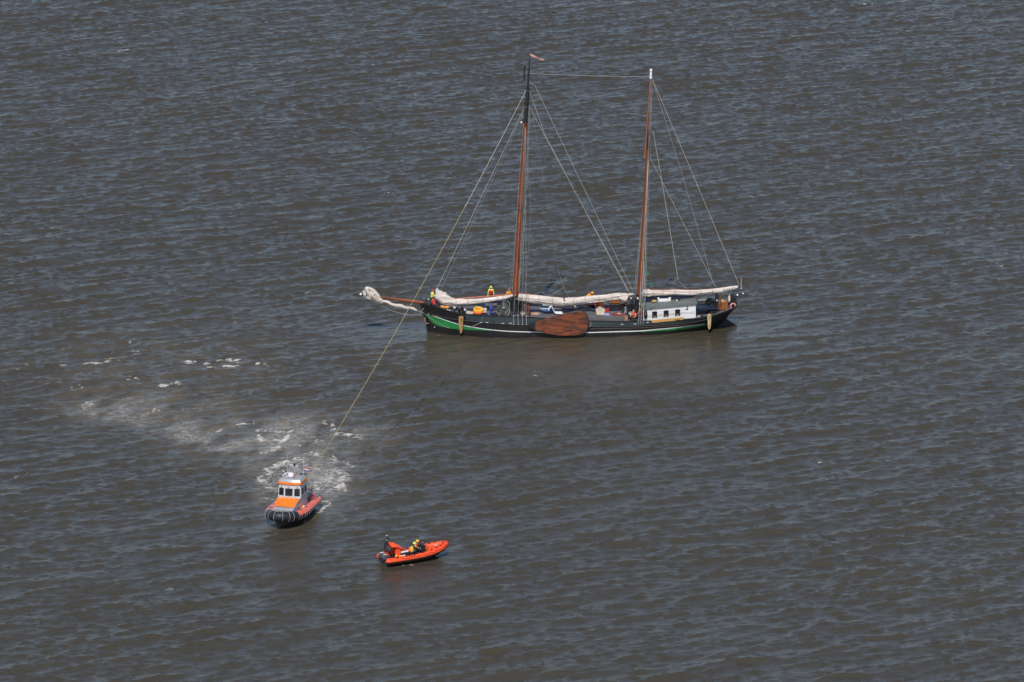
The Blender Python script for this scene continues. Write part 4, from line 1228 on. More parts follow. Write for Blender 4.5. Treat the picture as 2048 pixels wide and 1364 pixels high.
def stand(lean=.0, arms='fwd', hgt=1.0):
    k = hgt
    P = dict(pelvis=(0, 0, .97 * k), chest=(lean * .45, 0, 1.32 * k), neck=(lean * .62, 0, 1.5 * k), head=(lean * .75 + .02, 0, 1.63 * k),
             sl=(lean * .55, .19, 1.43 * k), sr=(lean * .55, -.19, 1.43 * k), pl=(0, .1, .93 * k), pr=(0, -.1, .93 * k),
             kl=(.05, .13, .5 * k), kr=(.03, -.13, .5 * k), al=(-.02, .14, .09), ar=(-.06, -.14, .09))
    if arms == 'fwd':
        P.update(el=(lean * .5 + .03, .29, 1.16 * k), er=(lean * .5 + .03, -.29, 1.16 * k), hl=(lean * .5 + .24, .18, 1.03 * k), hr=(lean * .5 + .24, -.16, 1.03 * k))
    elif arms == 'out':
        P.update(el=(lean * .5 + .15, .32, 1.2 * k), er=(lean * .5 + .18, -.3, 1.2 * k), hl=(lean * .5 + .42, .24, 1.12 * k), hr=(lean * .5 + .44, -.2, 1.15 * k))
    else:
        P.update(el=(lean * .4 - .02, .27, 1.15 * k), er=(lean * .4 - .02, -.27, 1.15 * k), hl=(lean * .4 + .1, .28, .9 * k), hr=(lean * .4 + .1, -.28, .9 * k))
    return P
def bend():
    return dict(pelvis=(-.12, 0, .8), chest=(.18, 0, 1.02), neck=(.33, 0, 1.14), head=(.43, 0, 1.24), face=(1, 0, -.35),
                sl=(.26, .19, 1.1), sr=(.26, -.19, 1.1), el=(.42, .26, .86), er=(.44, -.25, .88), hl=(.6, .14, .72), hr=(.62, -.1, .76),
                pl=(-.12, .1, .76), pr=(-.12, -.1, .76), kl=(.14, .16, .45), kr=(.1, -.16, .45), al=(-.1, .15, .09), ar=(-.14, -.15, .09))
def sit(lean=.1, seat=.5):
    return dict(pelvis=(0, 0, seat + .12), chest=(lean * .6, 0, seat + .47), neck=(lean, 0, seat + .64), head=(lean + .05, 0, seat + .77),
                sl=(lean * .8, .19, seat + .57), sr=(lean * .8, -.19, seat + .57), el=(lean + .2, .27, seat + .33), er=(lean + .2, -.27, seat + .33),
                hl=(lean + .45, .17, seat + .34), hr=(lean + .45, -.17, seat + .34), pl=(.02, .11, seat + .1), pr=(.02, -.11, seat + .1),
                kl=(.4, .23, seat + .02), kr=(.4, -.23, seat + .02), al=(.3, .25, .09), ar=(.3, -.25, .09))

SY = SHIP_YAW
def stood(px, pytop, y, hgt):
    """ship-space footing of somebody hgt metres tall whose head shows at px, pytop"""
    p = S(px, pytop, y)
    return Vector((p.x, y, p.z - hgt))
fp = stood(982, 572.5, 1.55, 1.76)
person('person in yellow helmet and red vest standing beside the foresail boom', W(fp), SY + R(-100), stand(.05, 'down'), LEMON, LEMON, mat('dark_red_trousers', (.10, .02, .02), .7), LEMON, REDC)
mb = MB(); mb.box((-.55, -.35, 0), (.55, .35, max(.2, fp.z - deck_z(fp.x)))); cr_ = mb.build('deck_locker', DECK, None, bevel=.03)
cr_.location = W((fp.x, fp.y, deck_z(fp.x))); cr_.rotation_euler = (0, 0, SY); tag(cr_, 'low grey locker on the far deck under the standing person in a yellow helmet', 'locker')
mb = MB(); mb.box((-.58, -.38, 0), (.58, .38, .04)); l_ = mb.build('lid', DECK, cr_, bevel=.01); l_.location = (0, 0, max(.2, fp.z - deck_z(fp.x)) - .042)
fp = stood(1017, 578.5, 1.6, 1.66)
person('person with bare reddish head and orange vest just forward of the mainmast', W(fp), SY + R(-60), stand(.06, 'fwd', .97), YELLOW, YELLOW, DARKC, None, ORANGE, hair=mat('red_cap', (.45, .09, .05), .7))
fp = stood(864, 580.5, .1, 1.66)
person('person in pale yellow jacket and red cap at the bow behind the bunched foresail', W(fp), SY + R(20), stand(.1, 'fwd', .97), LEMON, LEMON, DARKC, None, None, hair=REDC)
fp = stood(1176, 582.5, 1.5, 1.42)
person('person in yellow and red vest bending behind the furled mainsail', W(fp), SY + R(-20), bend(), REDC, YELLOW, DARKC, YELLOW, YELLOW)
fp = stood(1188, 583.5, 1.75, 1.42)
person('person in red jacket bending over beside another behind the furled mainsail', W(fp), SY + R(165), bend(), REDC, REDC, DARKC, mat('dark_red_cap', (.28, .06, .05), .7), ORANGE)
fp = stood(868, 604.5, -.55, 1.0)
person('person in dark blue trousers and red top crouching by the windlass at the bow', W(Vector((fp.x, fp.y, deck_z(fp.x)))), SY + R(120),
       dict(pelvis=(-.1, 0, .36), chest=(.08, 0, .66), neck=(.2, 0, .82), head=(.28, 0, .93), sl=(.14, .19, .74), sr=(.14, -.19, .74), el=(.33, .26, .55), er=(.33, -.26, .55), hl=(.5, .12, .45), hr=(.5, -.1, .45),
            pl=(-.08, .1, .34), pr=(-.08, -.1, .34), kl=(.28, .18, .52), kr=(.26, -.18, .5), al=(.04, .17, .09), ar=(.02, -.17, .09)), REDC, REDC, DARKC, None, None, hair=mat('brown_hair', (.08, .04, .02), .7))
fp = S(1268, 634, -1.9)
person('person in red top and dark trousers sitting on deck in front of the mizzen mast', W(Vector((1e-3 + fp.x, -1.9, deck_z(fp.x)))), SY + R(-110), sit(.15, .35), mat('red_orange_top', (.55, .10, .04), .7), SKIN, DARKC, None, None, hair=mat('fair_hair', (.42, .25, .10), .7))
fp = S(1279, 626, -1.75)
person('person in maroon jacket sitting against the fore end of the white deckhouse', W(Vector((fp.x, -1.7, deck_z(fp.x)))), SY + R(-80), sit(.1, .4), mat('maroon_jacket', (.16, .03, .035), .7), mat('maroon_jacket2', (.16, .03, .035), .7), DARKC, None, None, hair=mat('ginger_hair', (.40, .13, .05), .7))
fp = S(1193, 606, .9)
person('person in red shirt sitting on the benches under the furled mainsail', W(Vector((fp.x, .9, 1.3))), SY + R(-70), sit(.12, .42), REDC, SKIN, DARKC, None, None, hair=mat('dark_hair', (.03, .02, .015), .7))
fp = S(1203, 607, .7)
person('person in orange shirt sitting beside the wooden table under the mainsail', W(Vector((fp.x, .75, 1.3))), SY + R(-100), sit(.12, .42), ORANGE, SKIN, DARKC, None, None, hair=mat('straw_hat', (.72, .66, .5), .7))

# ---------------------------------------------------------------- things lying on the ship
def solo(name, label, cat, p, build, m, group=None, rz=0.0, bevel=0.0, ang=50):
    """one-mesh thing: build(mb) in its own space, stood at ship-space point p"""
    mb = MB(); build(mb)
    o = mb.build(name, m, None, ang, bevel)
    o.location = W(p); o.rotation_euler = (0, 0, SHIP_YAW + rz)
    return tag(o, label, cat, group)
def hank(name, label, m, px, py0, py1, w, loops=7, y=-.10, r=.030):
    """coil of rope hung over the rail"""
    a = on_hull(px, py0, .10); b = on_hull(px, py1, .10)
    Hh = a.z - b.z
    yb = min(a.y, b.y) - .06
    t = thing(name, label, 'rope coil', W((a.x, yb, a.z)), SHIP_YAW)
    for i in range(loops):
        k = (1 if i % 2 else -1) * random.uniform(.24, .5)
        ln = Hh * (1 - .28 * random.random())
        ww = w * random.uniform(.12, .22) + (w * .28 if i < 2 else 0)
        pts = []
        for j in range(24):
            th = 2 * math.pi * j / 24
            wob = .012 * math.sin(3 * th + i)
            s = math.sin(th); c = math.cos(th)
            zz = -ln / 2 + ln / 2 * c
            wid = ww * (1 - .35 * (-c * .5 + .5) ** 2)
            pts.append((s * wid + k * w * (.72 if i > 1 else 0) * (.55 + .45 * c) + wob, k * .1 - .02 * random.random(), zz))
        mb = MB(); mb.tube(pts, r, 6, loop=True)
        mb.build('rope_loop', m, t)
    mb = MB()
    for dz in (-.12, -.17, -.22):
        mb.torus((0, 0, dz), w * .30, r, (0, 0, 1), 14, 6, sq=(.5, 1))
    mb.build('rope_wrap', m, t)
    mb = MB(); mb.tube([(0, .08, .12), (0, .02, .05), (0, 0, -.12)], .035, 6); mb.build('hanging_strop', TARRED, t)
    return t
hank('rope_coil', 'tan rope coil hung over the rail at the green bow', COIR, 922.3, 631.5, 664.5, .47, 11, r=.034)
hank('rope_coil', 'pale yellow rope coil hung over the rail aft of the deckhouse', COIR2, 1418.0, 627.5, 650, .38, 9, r=.034)
# black fender on the deckhouse
def f_fend(mb):
    mb.loft([[Vector((math.cos(a) * r_, math.sin(a) * r_ * .6, z)) for a in np.linspace(0, 6.28, 15)[:-1]] for z, r_ in ((-.42, .03), (-.38, .10), (-.25, .155), (0, .18), (.25, .155), (.38, .10), (.44, .04), (.6, .02), (.95, .02))])
p = S(1291.3, 629, YH - .13)
o = solo('fender', 'black oval fender hanging on the fore corner of the white deckhouse', 'fender', (p.x, p.y, p.z), f_fend, TARRED)
mb = MB(); mb.sph((.01, -.10, .08), (.05, .02, .07), 8, 6); mb.build('worn_patch', WIRE, o)
# life ring at the stern
def ring_thing(name, label, p, R0, r, m, axis, m2):
    t = thing(name, label, 'life ring', W(p), SHIP_YAW)
    mb = MB(); mb.torus((0, 0, 0), R0, r, axis, 28, 10); mb.build('ring', m, t)
    ax = Vector(axis).normalized(); u = Vector((0, 0, 1)); u = (u - ax * u.dot(ax)).normalized(); w = ax.cross(u)
    for k in range(4):
        a = math.pi / 4 + k * math.pi / 2
        c = (u * math.cos(a) + w * math.sin(a)) * R0
        tdir = -u * math.sin(a) + w * math.cos(a)
        mb = MB(); mb.tube([c - tdir * .06, c + tdir * .06], r * 1.03, 12); mb.build('reflective_band', m2, t)
    return t
p = S(1466, 612, -.75)
ring_thing('life_ring', 'faded pink life ring hung at the stern beside the wheel box', p, .24, .072, PINK, (.25, -1, .12), mat('pale_pink_band', (.72, .45, .40), .6))
def f_bf(mb):
    mb.loft([[Vector((math.cos(a) * r_, math.sin(a) * r_, z)) for a in np.linspace(0, 6.28, 13)[:-1]] for z, r_ in ((-.36, .03), (-.3, .10), (-.1, .14), (.15, .13), (.28, .09), (.34, .03), (.5, .02))])
p = S(1458.5, 598, -.35)
solo('fender', 'pale beige fender hanging beside the wheel box near the stern', 'fender', p, f_bf, mat('beige_plastic', (.55, .49, .37), .5))
p = S(1443, 600, -.6)
def f_coil(mb):
    for k in range(5):
        mb.torus((random.uniform(-.03, .03), random.uniform(-.03, .03), .04 * k), .24 - .015 * k, .03, (0, .15, 1), 18, 6)
solo('rope_coil', 'pale rope coil lying on top of the orange-brown wheel box', 'rope coil', S(1444, 603.5, -.1), f_coil, COIR2)
p = S(1405, 606, 1.0)
t = thing('cushion_roll', 'rolled beige cushions on the seat aft of the deckhouse', 'cushion', W(p), SHIP_YAW)
for dz, dx_ in ((.0, 0), (.24, .05), (.20, .5)):
    mb = MB(); mb.loft([[Vector((x, math.cos(a) * r_, math.sin(a) * r_ * .8)) for a in np.linspace(0, 6.28, 11)[:-1]] for x, r_ in ((-.42, .05), (-.4, .13), (0, .15), (.4, .13), (.42, .05))])
    q = mb.build('cushion', BEIGE, t); q.location = (dx_, 0, dz)
# deck clutter amidships and forward
p = S(956.5, 625, -1.25)
t = thing('inflatable_ring', 'yellow and orange inflatable ring lying on the foredeck', 'inflatable', W(p), SHIP_YAW)
mb = MB(); mb.torus((0, 0, .12), .38, .13, (0.0, -.25, 1), 24, 10, sq=(1.0, 1.05)); q = mb.build('outer_tube', ORANGE, t)
mb = MB(); mb.torus((0.02, .04, .30), .36, .11, (0.0, -.25, 1), 24, 10, sq=(1.0, 1.05)); mb.build('upper_tube', YELLOW, t)
mb = MB(); mb.sph((0, 0, .1), (.33, .36, .08), 14, 8); mb.build('floor', DARKC, t)
p = S(938, 628, -1.2)
def f_bund(mb):
    for k in range(3):
        pts = [(-.5 + .1 * i, .08 * math.sin(i * 1.3 + k) + (k - 1) * .16, .10 + .04 * math.sin(i * .9 + k * 2)) for i in range(11)]
        mb.tube(pts, [.06, .1, .12, .13, .12, .13, .12, .12, .11, .09, .05], 8)
solo('sail_bundle', 'beige canvas bundle on the foredeck beside the yellow inflatable ring', 'canvas bundle', p, f_bund, BEIGE)
p = S(967, 624.5, -1.1)
t = thing('deck_chest', 'pale pink grey box on the foredeck beside the blue barrel', 'box', W(p), SHIP_YAW)
mb = MB(); mb.box((-.28, -.25, 0), (.28, .25, .3)); mb.build('box_body', mat('pale_pink_box', (.48, .40, .38), .6), t, bevel=.02)
mb = MB(); mb.box((-.30, -.27, .302), (.30, .27, .36)); mb.build('lid', WHITE2, t, bevel=.015)
p = S(982.3, 631, -1.7)
t = thing('blue_barrel', 'tall blue barrel with a pale pole on the deck beside the dark tarpaulin', 'barrel', W(p), SHIP_YAW)
mb = MB(); mb.loft([[Vector((math.cos(a) * r_, math.sin(a) * r_, z)) for a in np.linspace(0, 6.28, 17)[:-1]] for z, r_ in ((0, .14), (.02, .155), (.28, .15), (.3, .165), (.34, .165), (.36, .15), (.62, .15), (.64, .165), (.68, .165), (.7, .15), (.88, .15), (.92, .13))]); mb.build('drum', BLUE, t)
mb = MB(); mb.tube([(-.06, 0, .9), (-.08, 0, 1.55)], .035, 8); mb.build('pole', LBLUE, t)
mb = MB(); mb.box((.02, -.16, .45), (.12, -.15, .75)); mb.build('strap', NAVY, t)
# dark tarpaulin over the winch
p = S(1006, 631, -1.1)
t = thing('covered_winch', 'dark olive tarpaulin bulging over a winch just forward of the mainmast', 'covered winch', W(p), SHIP_YAW)
rings = []
for i in range(13):
    x = -.8 + 1.6 * i / 12
    hgt = .35 + 1.15 * math.exp(-((x - .15) / .55) ** 2)
    rings.append([Vector((x + .06 * mnoise.noise(Vector((i * .7, k * .5, 3))), math.cos(a) * (.55 + .1 * mnoise.noise(Vector((i, k * .4, 0)))), max(0, math.sin(a)) * hgt * (1 + .16 * mnoise.noise(Vector((i * .6, k * .8, 7)))) - (0.0 if math.sin(a) > 0 else .02))) for k, a in enumerate(np.linspace(0, 2 * math.pi, 19)[:-1])])
mb = MB(); mb.loft(rings); mb.build('tarpaulin', OLIVE, t, 60)
mb = MB(); mb.tube([(.15, -.55, .25), (.55, -.5, .8), (.62, -.3, 1.3), (.4, -.2, 1.5)], .03, 6); mb.build('hoop', WIRE, t)
mb = MB(); mb.tube([(-.75, -.52, .6), (-.45, -.62, .25), (-.3, -.6, .05)], .025, 6); mb.tube([(.25, -.6, .05), (.5, -.62, .3), (.62, -.5, .65)], .025, 6); mb.build('lashing', ROPE, t)
mb = MB(); mb.sph((0.05, -.46, .86), (.20, .12, .14), 12, 8); mb.build('winch_head', mat('grey_steel', (.22, .22, .2), .35, .4), t)
p = S(1024, 629.5, -.9)
solo('blue_bag', 'small blue bag on deck between the tarpaulin and the mainmast foot', 'bag', p, lambda mb: mb.sph((0, 0, .14), (.24, .2, .2), 12, 8), NAVY)
# coil, dinghy, sheets on the hold trunk
p = S(1071, 628.5, -.55)
def f_mat(mb):
    mb.loft([[Vector((math.cos(a) * r_ * 1.0, math.sin(a) * r_ * .95, z)) for a in np.linspace(0, 6.28, 25)[:-1]] for z, r_ in ((0, .42), (.04, .46), (.08, .44), (.10, .38))])
    for k in range(5): mb.torus((0, 0, .10), .08 + .07 * k, .03, (0, 0, 1), 24, 6)
solo('rope_mat', 'flat pale tan coil of rope on the hatch aft of the mainmast', 'rope coil', (p.x, p.y, ZT + .085), f_mat, mat('tan_pink_rope', (.42, .28, .20), .85, var=.15))
p = S(1054, 624, -.3)
solo('rope_heap', 'loose brown rope heap on deck beside the mainmast foot', 'rope', (p.x, p.y, ZT + .005), lambda mb: [mb.tube([(random.uniform(-.5, .6), random.uniform(-.4, .4), random.uniform(.03, .14)) for _ in range(7)], .03, 6) for _ in range(4)], mat('brown_rope', (.22, .12, .06), .85))
p = S(1095, 622, .0)
t = thing('small_dinghy', 'blue and white small dinghy lying on the hatch under a white cloth', 'dinghy', W((p.x, .1, ZT + .085)), SHIP_YAW + R(20))
rings = []
for x, b_, z0, zt in ((-.62, .12, .16, .44), (-.45, .36, .06, .48), (0, .46, .0, .46), (.5, .42, .0, .44), (.62, .40, .03, .43)):
    rings.append([Vector((x, -b_, zt)), Vector((x, -b_ * .8, z0 + .1)), Vector((x, 0, z0)), Vector((x, b_ * .8, z0 + .1)), Vector((x, b_, zt)), Vector((x, b_ * .55, zt + .05)), Vector((x, 0, zt + .08)), Vector((x, -b_ * .55, zt + .05))])
mb = MB(); mb.loft(rings); mb.build('hull', LBLUE, t, 60)
mb = MB(); mb.tube([r_[0] + Vector((0, -.02, 0)) for r_ in rings], .04, 6); mb.tube([r_[4] + Vector((0, .02, 0)) for r_ in rings], .04, 6); mb.tube([rings[0][0], rings[0][0] + Vector((-.1, .12, 0)), rings[0][4]], .04, 6); mb.build('gunwale', WHITE, t)
p = S(1106, 628, -.35)
def f_cloth(mb):
    g = []
    for i in range(12):
        x = -.45 + 1.35 * i / 11
        row = []
        for j in range(8):
            v = -.3 + .6 * j / 7
            h_ = max(.03, .85 * math.exp(-((x + .2) / .27) ** 2) * (1 - abs(v) * .5)) + .06 * mnoise.noise(Vector((x * 5, v * 6, 1)))
            row.append((x + .05 * mnoise.noise(Vector((x * 3, v * 4, 9))), v * (1.5 if x > 0 else 1.0) + .07 * mnoise.noise(Vector((x * 3, v * 2, 5))), h_ + .03))
        g.append(row)
    mb.sheet(g, thick=.03)
solo('white_cloth', 'crumpled white cloth draped from the blue dinghy onto the hatch', 'cloth', (p.x, p.y, ZT + .085), f_cloth, SHEETW, ang=70)
p = S(1127, 620, .55)
def bench(name, label, p, L, m, group=None):
    t = thing(name, label, 'bench', W(p), SHIP_YAW, group)
    mb = MB(); mb.box((-L / 2, -.18, .38), (L / 2, .18, .43)); mb.build('seat', m, t, bevel=.01)
    mb = MB(); mb.box((-L / 2, .16, .6), (L / 2, .2, .78)); mb.build('backrest', m, t, bevel=.01)
    for x in (-L / 2 + .15, 0, L / 2 - .15):
        mb = MB(); mb.box((x - .03, -.15, 0), (x + .03, -.09, .38)); mb.build('leg', m, t)
        mb = MB(); mb.box((x - .03, .13, 0), (x + .03, .159, .78)); mb.build('leg', m, t)
    return t
bench('deck_bench', 'reddish wooden bench on the hatch aft of the blue dinghy', (p.x, .75, ZT + .085), 2.1, WOODR)
p = S(1180, 611, 1.0)
bench('deck_bench', 'dark wooden bench with people behind it under the mainsail', (p.x, 1.35, ZT + .085), 2.4, mat('dark_bench_wood', (.07, .025, .018), .5, var=.3))
p = S(1231, 609, .9)
t = thing('deck_table', 'brown wooden table with open underside forward of the mizzen mast', 'table', W((p.x, 1.0, ZT + .005)), SHIP_YAW)
mb = MB(); mb.box((-.52, -.4, .62), (.52, .4, .67)); mb.build('tabletop', VARN, t, bevel=.01)
mb = MB(); mb.box((-.5, .3, .68), (.5, .38, 1.02)); mb.build('panel', mat('brown_panel', (.24, .09, .03), .5, var=.2), t, bevel=.01)
for x in (-.45, .45):
    for y in (-.33, .33):
        mb = MB(); mb.box((x - .04, y - .04, 0), (x + .04, y + .04, .62)); mb.build('leg', WOODR, t)
mb = MB(); mb.box((-.42, -.05, .3), (.42, .05, .36)); mb.build('stretcher', WOODR, t)
p = S(1201, 628.5, -.5)
def f_tent(mb):
    mb.sheet([[(-.42, -.75, .08), (-.46, .2, .36), (-.42, .95, .25)], [(-.05, -.78, .08), (-.02, .3, .66), (-.05, 1.1, .5)], [(.28, -.8, .06), (.46, .15, .40), (.30, .9, .25)]], thick=.04)
solo('beige_tarp', 'peaked beige canvas sheet lying on the hatch beside the leeboard', 'canvas sheet', (p.x, p.y, ZT + .005), f_tent, BEIGE)
p = S(1194.5, 622, -.3)
p = S(1214, 629.5, -.95)
solo('blue_towel', 'folded pale blue cloth on the hatch beside the beige canvas sheet', 'cloth', (p.x, p.y, ZT + .005), lambda mb: (mb.box((-.3, -.25, 0), (.25, .25, .09), taper=(.9, .9)), mb.box((-.25, -.2, .092), (.2, .2, .16), taper=(.9, .9))), LILAC, bevel=.02)
p = S(1213, 616, .1)
t = thing('red_cool_box', 'bright red box beside the sitting people forward of the mizzen mast', 'box', W((p.x, .1, ZT + .005)), SHIP_YAW)
mb = MB(); mb.box((-.2, -.16, 0), (.2, .16, .26)); mb.build('box_body', REDC, t, bevel=.03)
mb = MB(); mb.box((-.21, -.17, .262), (.21, .17, .33)); mb.build('lid', REDC, t, bevel=.02)
p = S(1236.5, 633.5, -1.2)
t = thing('red_hatch_seat', 'low red-brown seat with white papers on the deck forward of the mizzen mast', 'seat', W((p.x, -1.1, ZT + .005)), SHIP_YAW)
mb = MB(); mb.box((-.62, -.28, 0), (.62, .28, .16)); mb.build('seat', mat('red_brown_seat', (.27, .06, .035), .5, var=.25), t, bevel=.02)
mb = MB(); mb.box((-.1, -.15, .163), (.22, .02, .19)); mb.build('paper', WHITE2, t)
mb = MB(); mb.box((-.68, -.3, 0), (-.63, .3, .32)); mb.build('end_panel', mat('pale_brown_panel', (.36, .2, .12), .6), t)
p = S(1252.5, 636, -1.75)
solo('wooden_board', 'upright orange-brown board leaning at the after end of the hatch', 'board', (p.x, p.y, deck_z(p.x)), lambda mb: mb.box((-.16, -.03, 0.05), (.16, .03, .6)), mat('orange_brown_board', (.42, .20, .11), .6, var=.1), bevel=.01)
p = S(1308.5, 604.5, -.95)
solo('yellow_cushion', 'dull yellow cushion on the deckhouse roof beside the white board', 'cushion', (p.x, p.y, p.z - .02), lambda mb: mb.sph((0, 0, .13), (.28, .2, .13), 14, 8), mat('dull_yellow_cloth', (.45, .31, .10), .8))
p = S(1346, 605.5, -1.0)
t = thing('red_deck_mat', 'dark red mat with odds and ends on the deckhouse roof', 'mat', W((p.x, -1.0, p.z)), SHIP_YAW + R(1))
mb = MB(); mb.box((-.9, -.3, 0), (1.0, .3, .06)); mb.build('mat', mat('dark_red_mat', (.22, .07, .06), .8, var=.3), t, bevel=.01)
for x, m_ in ((.2, WOODR), (.35, WHITE2), (.9, BEIGE), (.62, DARKC), (-.75, WHITE2)):
    mb = MB(); mb.box((x - .07, -.1, .062), (x + .07, .1, .062 + random.uniform(.1, .28))); mb.build('odd_item', m_, t, bevel=.015)
p = S(889, 614.5, -.6)
solo('yellow_bundle', 'small yellow bundle on the bow deck under the bunched foresail', 'bundle', (p.x, p.y, p.z - .1), lambda mb: (mb.sph((-.2, 0, .12), (.3, .2, .16), 12, 8), mb.sph((.2, .05, .08), (.3, .18, .12), 12, 8)), mat('orange_yellow_cloth', (.66, .32, .05), .7))
p = S(899, 612.5, -.2)
solo('white_pole', 'white and pink pole lying along the foredeck under the foresail', 'pole', (p.x, p.y, p.z), lambda mb: mb.tube([(-.85, 0, 0), (.75, 0, -.02)], .06, 8), mat('white_pink_pole', (.72, .56, .56), .6, var=.2))
# pennant and bunting
a, b = S(1060.2, 109.5), S(1088, 118)
g = []
for i in range(9):
    t_ = i / 8
    c = a.lerp(b, t_) + Vector((0, .18 * math.sin(t_ * 6), -.05 * math.sin(t_ * 3.14) - .05 * t_))
    hw = .11 * (1 - .45 * t_)
    g.append([c + Vector((0, .05 * math.sin(t_ * 8), hw)), c, c - Vector((0, .05 * math.sin(t_ * 8), hw))])
mb = MB(); mb.sheet(g, thick=.02)
pn = mb.build('pennant', mat('faded_red_white_pennant', (.62, .46, .42), .7, rgb2=(.62, .14, .12), scale=1.1))
pn.matrix_world = SHIP_M
tag(pn, 'faded red and white pennant streaming from the tip of the taller mast', 'pennant')
for px, py, lb in ((1296.5, 545.5, 'larger green flag on a halyard beside the mizzen mast'), (1303, 566.5, 'smaller green flag hung low on a halyard beside the mizzen mast')):
    c = S(px, py, -.4)
    k = .75 if py < 550 else .6
    mb = MB(); mb.sheet([[(-.2 * k, .03, .2 * k), (-.17 * k, 0, 0), (-.2 * k, -.03, -.22 * k)], [(0, -.05, .18 * k), (.02, .04, 0), (.0, -.04, -.2 * k)], [(.18 * k, .04, .2 * k), (.2 * k, -.05, 0), (.16 * k, .03, -.17 * k)]], thick=.02)
    mb.tube([(-.19 * k, .0, .6), (-.19 * k, 0, -.6)], .012, 5)
    o = mb.build('signal_flag', GREENF); o.location = W(c); o.rotation_euler = (0, 0, SHIP_YAW); tag(o, lb, 'flag')

# ================================================================ lifeboat
ALU = mat('grey_aluminium', (.42, .42, .42), .42, .35, var=.12, scale=1.5)
ALUD = mat('dark_aluminium_hull', (.060, .064, .068), .45, .2, var=.3, scale=1.5)
LRED = mat('red_orange_tube_fabric', (.78, .105, .055), .5, var=.10, scale=3)
LBLK = mat('black_rubber', (.018, .019, .021), .5, var=.3, scale=3)
LORG = mat('lifeboat_orange_paint', (.88, .20, .014), .4, var=.08, scale=1.5)
GREYD = mat('grey_nonslip', (.26, .24, .23), .75, var=.15)
BAND = mat('grey_white_band', (.44, .42, .42), .6, var=.1)
LILA = mat('blue_violet_livery', (.075, .065, .22), .45, var=.3, scale=4)
boat = thing('lifeboat', 'orange and grey lifeboat with wheelhouse and black and red inflatable collar', 'lifeboat', BOAT_O, math.atan2(BOAT_F.y, BOAT_F.x))
BM = Matrix.Translation(BOAT_O) @ Matrix.Rotation(math.atan2(BOAT_F.y, BOAT_F.x), 4, 'Z')
# collar centre line (X forward, Y port)
HALF = [(-3.75, 1.36, .80), (-3.0, 1.40, .80), (-1.8, 1.42, .81), (-.6, 1.42, .83), (.6, 1.40, .86), (1.6, 1.28, .92), (2.4, 1.02, 1.0), (2.95, .66, 1.09), (3.25, .28, 1.14), (3.32, 0, 1.15)]
def cat(T, n):
    """smooth curve through points"""
    out = []
    T = [Vector(p) for p in T]
    for i in range(len(T) - 1):
        p0, p1, p2, p3 = T[max(i - 1, 0)], T[i], T[i + 1], T[min(i + 2, len(T) - 1)]
        for k in range(n):
            t = k / n
            out.append(.5 * ((2 * p1) + (p2 - p0) * t + (2 * p0 - 5 * p1 + 4 * p2 - p3) * t * t + (3 * p1 - p0 - 3 * p2 + p3) * t ** 3))
    out.append(T[-1])
    return out
full = [Vector(p) for p in HALF] + [Vector((p[0], -p[1], p[2])) for p in reversed(HALF[:-1])]
path = cat(full, 5)
def tube_r(p):
    return .30 + .10 * max(0, min(1, (p.x + 3.5) / 5.5)) + (.03 if p.x > 2.2 else 0)
def tube_frame(i):
    p = path[i]
    t = (path[min(i + 1, len(path) - 1)] - path[max(i - 1, 0)]).normalized()
    out = t.cross(Vector((0, 0, 1))).normalized() * (1)
    if out.dot(Vector((p.x if p.x > 2 else 0, p.y, 0))) < 0: out = -out
    up = out.cross(t).normalized()
    if up.z < 0: up = -up
    return p, t, out, up
mb = MB(); NT = 24
rings = []
for i in range(len(path)):
    p, t, o_, u_ = tube_frame(i)
    r_ = tube_r(p)
    if i in (0, len(path) - 1): r_ *= .82
    rings.append([p + (o_ * math.cos(2 * math.pi * k / NT) + u_ * math.sin(2 * math.pi * k / NT)) * r_ for k in range(NT)])
first, last = rings[0], rings[-1]
c0, c1 = path[0] - Vector((.22, 0, 0)), path[-1] - Vector((.22, 0, 0))
rings = [[c0 + (q - path[0]) * .45 for q in first]] + rings + [[c1 + (q - path[-1]) * .45 for q in last]]
mb.loft(rings)
for fi, f in enumerate(mb.f):
    if len(f) != 4: mb.m[fi] = 1; continue
    c = sum((mb.v[k] if isinstance(mb.v[k], Vector) else Vector(mb.v[k]) for k in f), Vector()) / 4
    i = min(range(len(path)), key=lambda k: (path[k] - c).length)
    p, t, o_, u_ = tube_frame(i)
    a = math.degrees(math.atan2((c - p).dot(u_), (c - p).dot(o_)))
    red = (a > 20 or a < -140) and p.x < 1.95
    if p.x < -3.3: red = False
    mb.m[fi] = 0 if red else 1
mb.build('collar', [LRED, LBLK], boat, 60)
dist = 0; nxt = .25
for i in range(1, len(path) - 1):
    dist += (path[i] - path[i - 1]).length
    if dist >= nxt:
        nxt += .47
        p, t, o_, u_ = tube_frame(i)
        r_ = tube_r(p) + .004
        mb = MB()
        angs = [R(a) for a in range(-75, 171, 15)]
        g = [[p + (o_ * math.cos(a) + u_ * math.sin(a)) * (r_ + .008) + t * s for s in ((-.009, .009) if p.x > 1.9 else (-.014, .014))] for a in angs]
        mb.sheet(g, thick=.014)
        mb.build('collar_band', mat('pale_collar_band', (.56, .50, .49), .6), boat)
for xx in (-3.15, -2.75, -2.35, .2, 1.35):                   # rubber patches along the port collar
    for s in (1, -1):
        i = min(range(len(path)), key=lambda k: abs(path[k].x - xx) + (9 if path[k].y * s < 0 else 0))
        p, t, o_, u_ = tube_frame(i)
        r_ = tube_r(p) + .012
        mb = MB()
        mb.sheet([[p + (o_ * math.cos(a) + u_ * math.sin(a)) * r_ + t * w_ for w_ in (-.11, 0, .11)] for a in (R(75), R(95), R(115))], thick=.02)
        mb.build('rubber_patch', LBLK, boat)
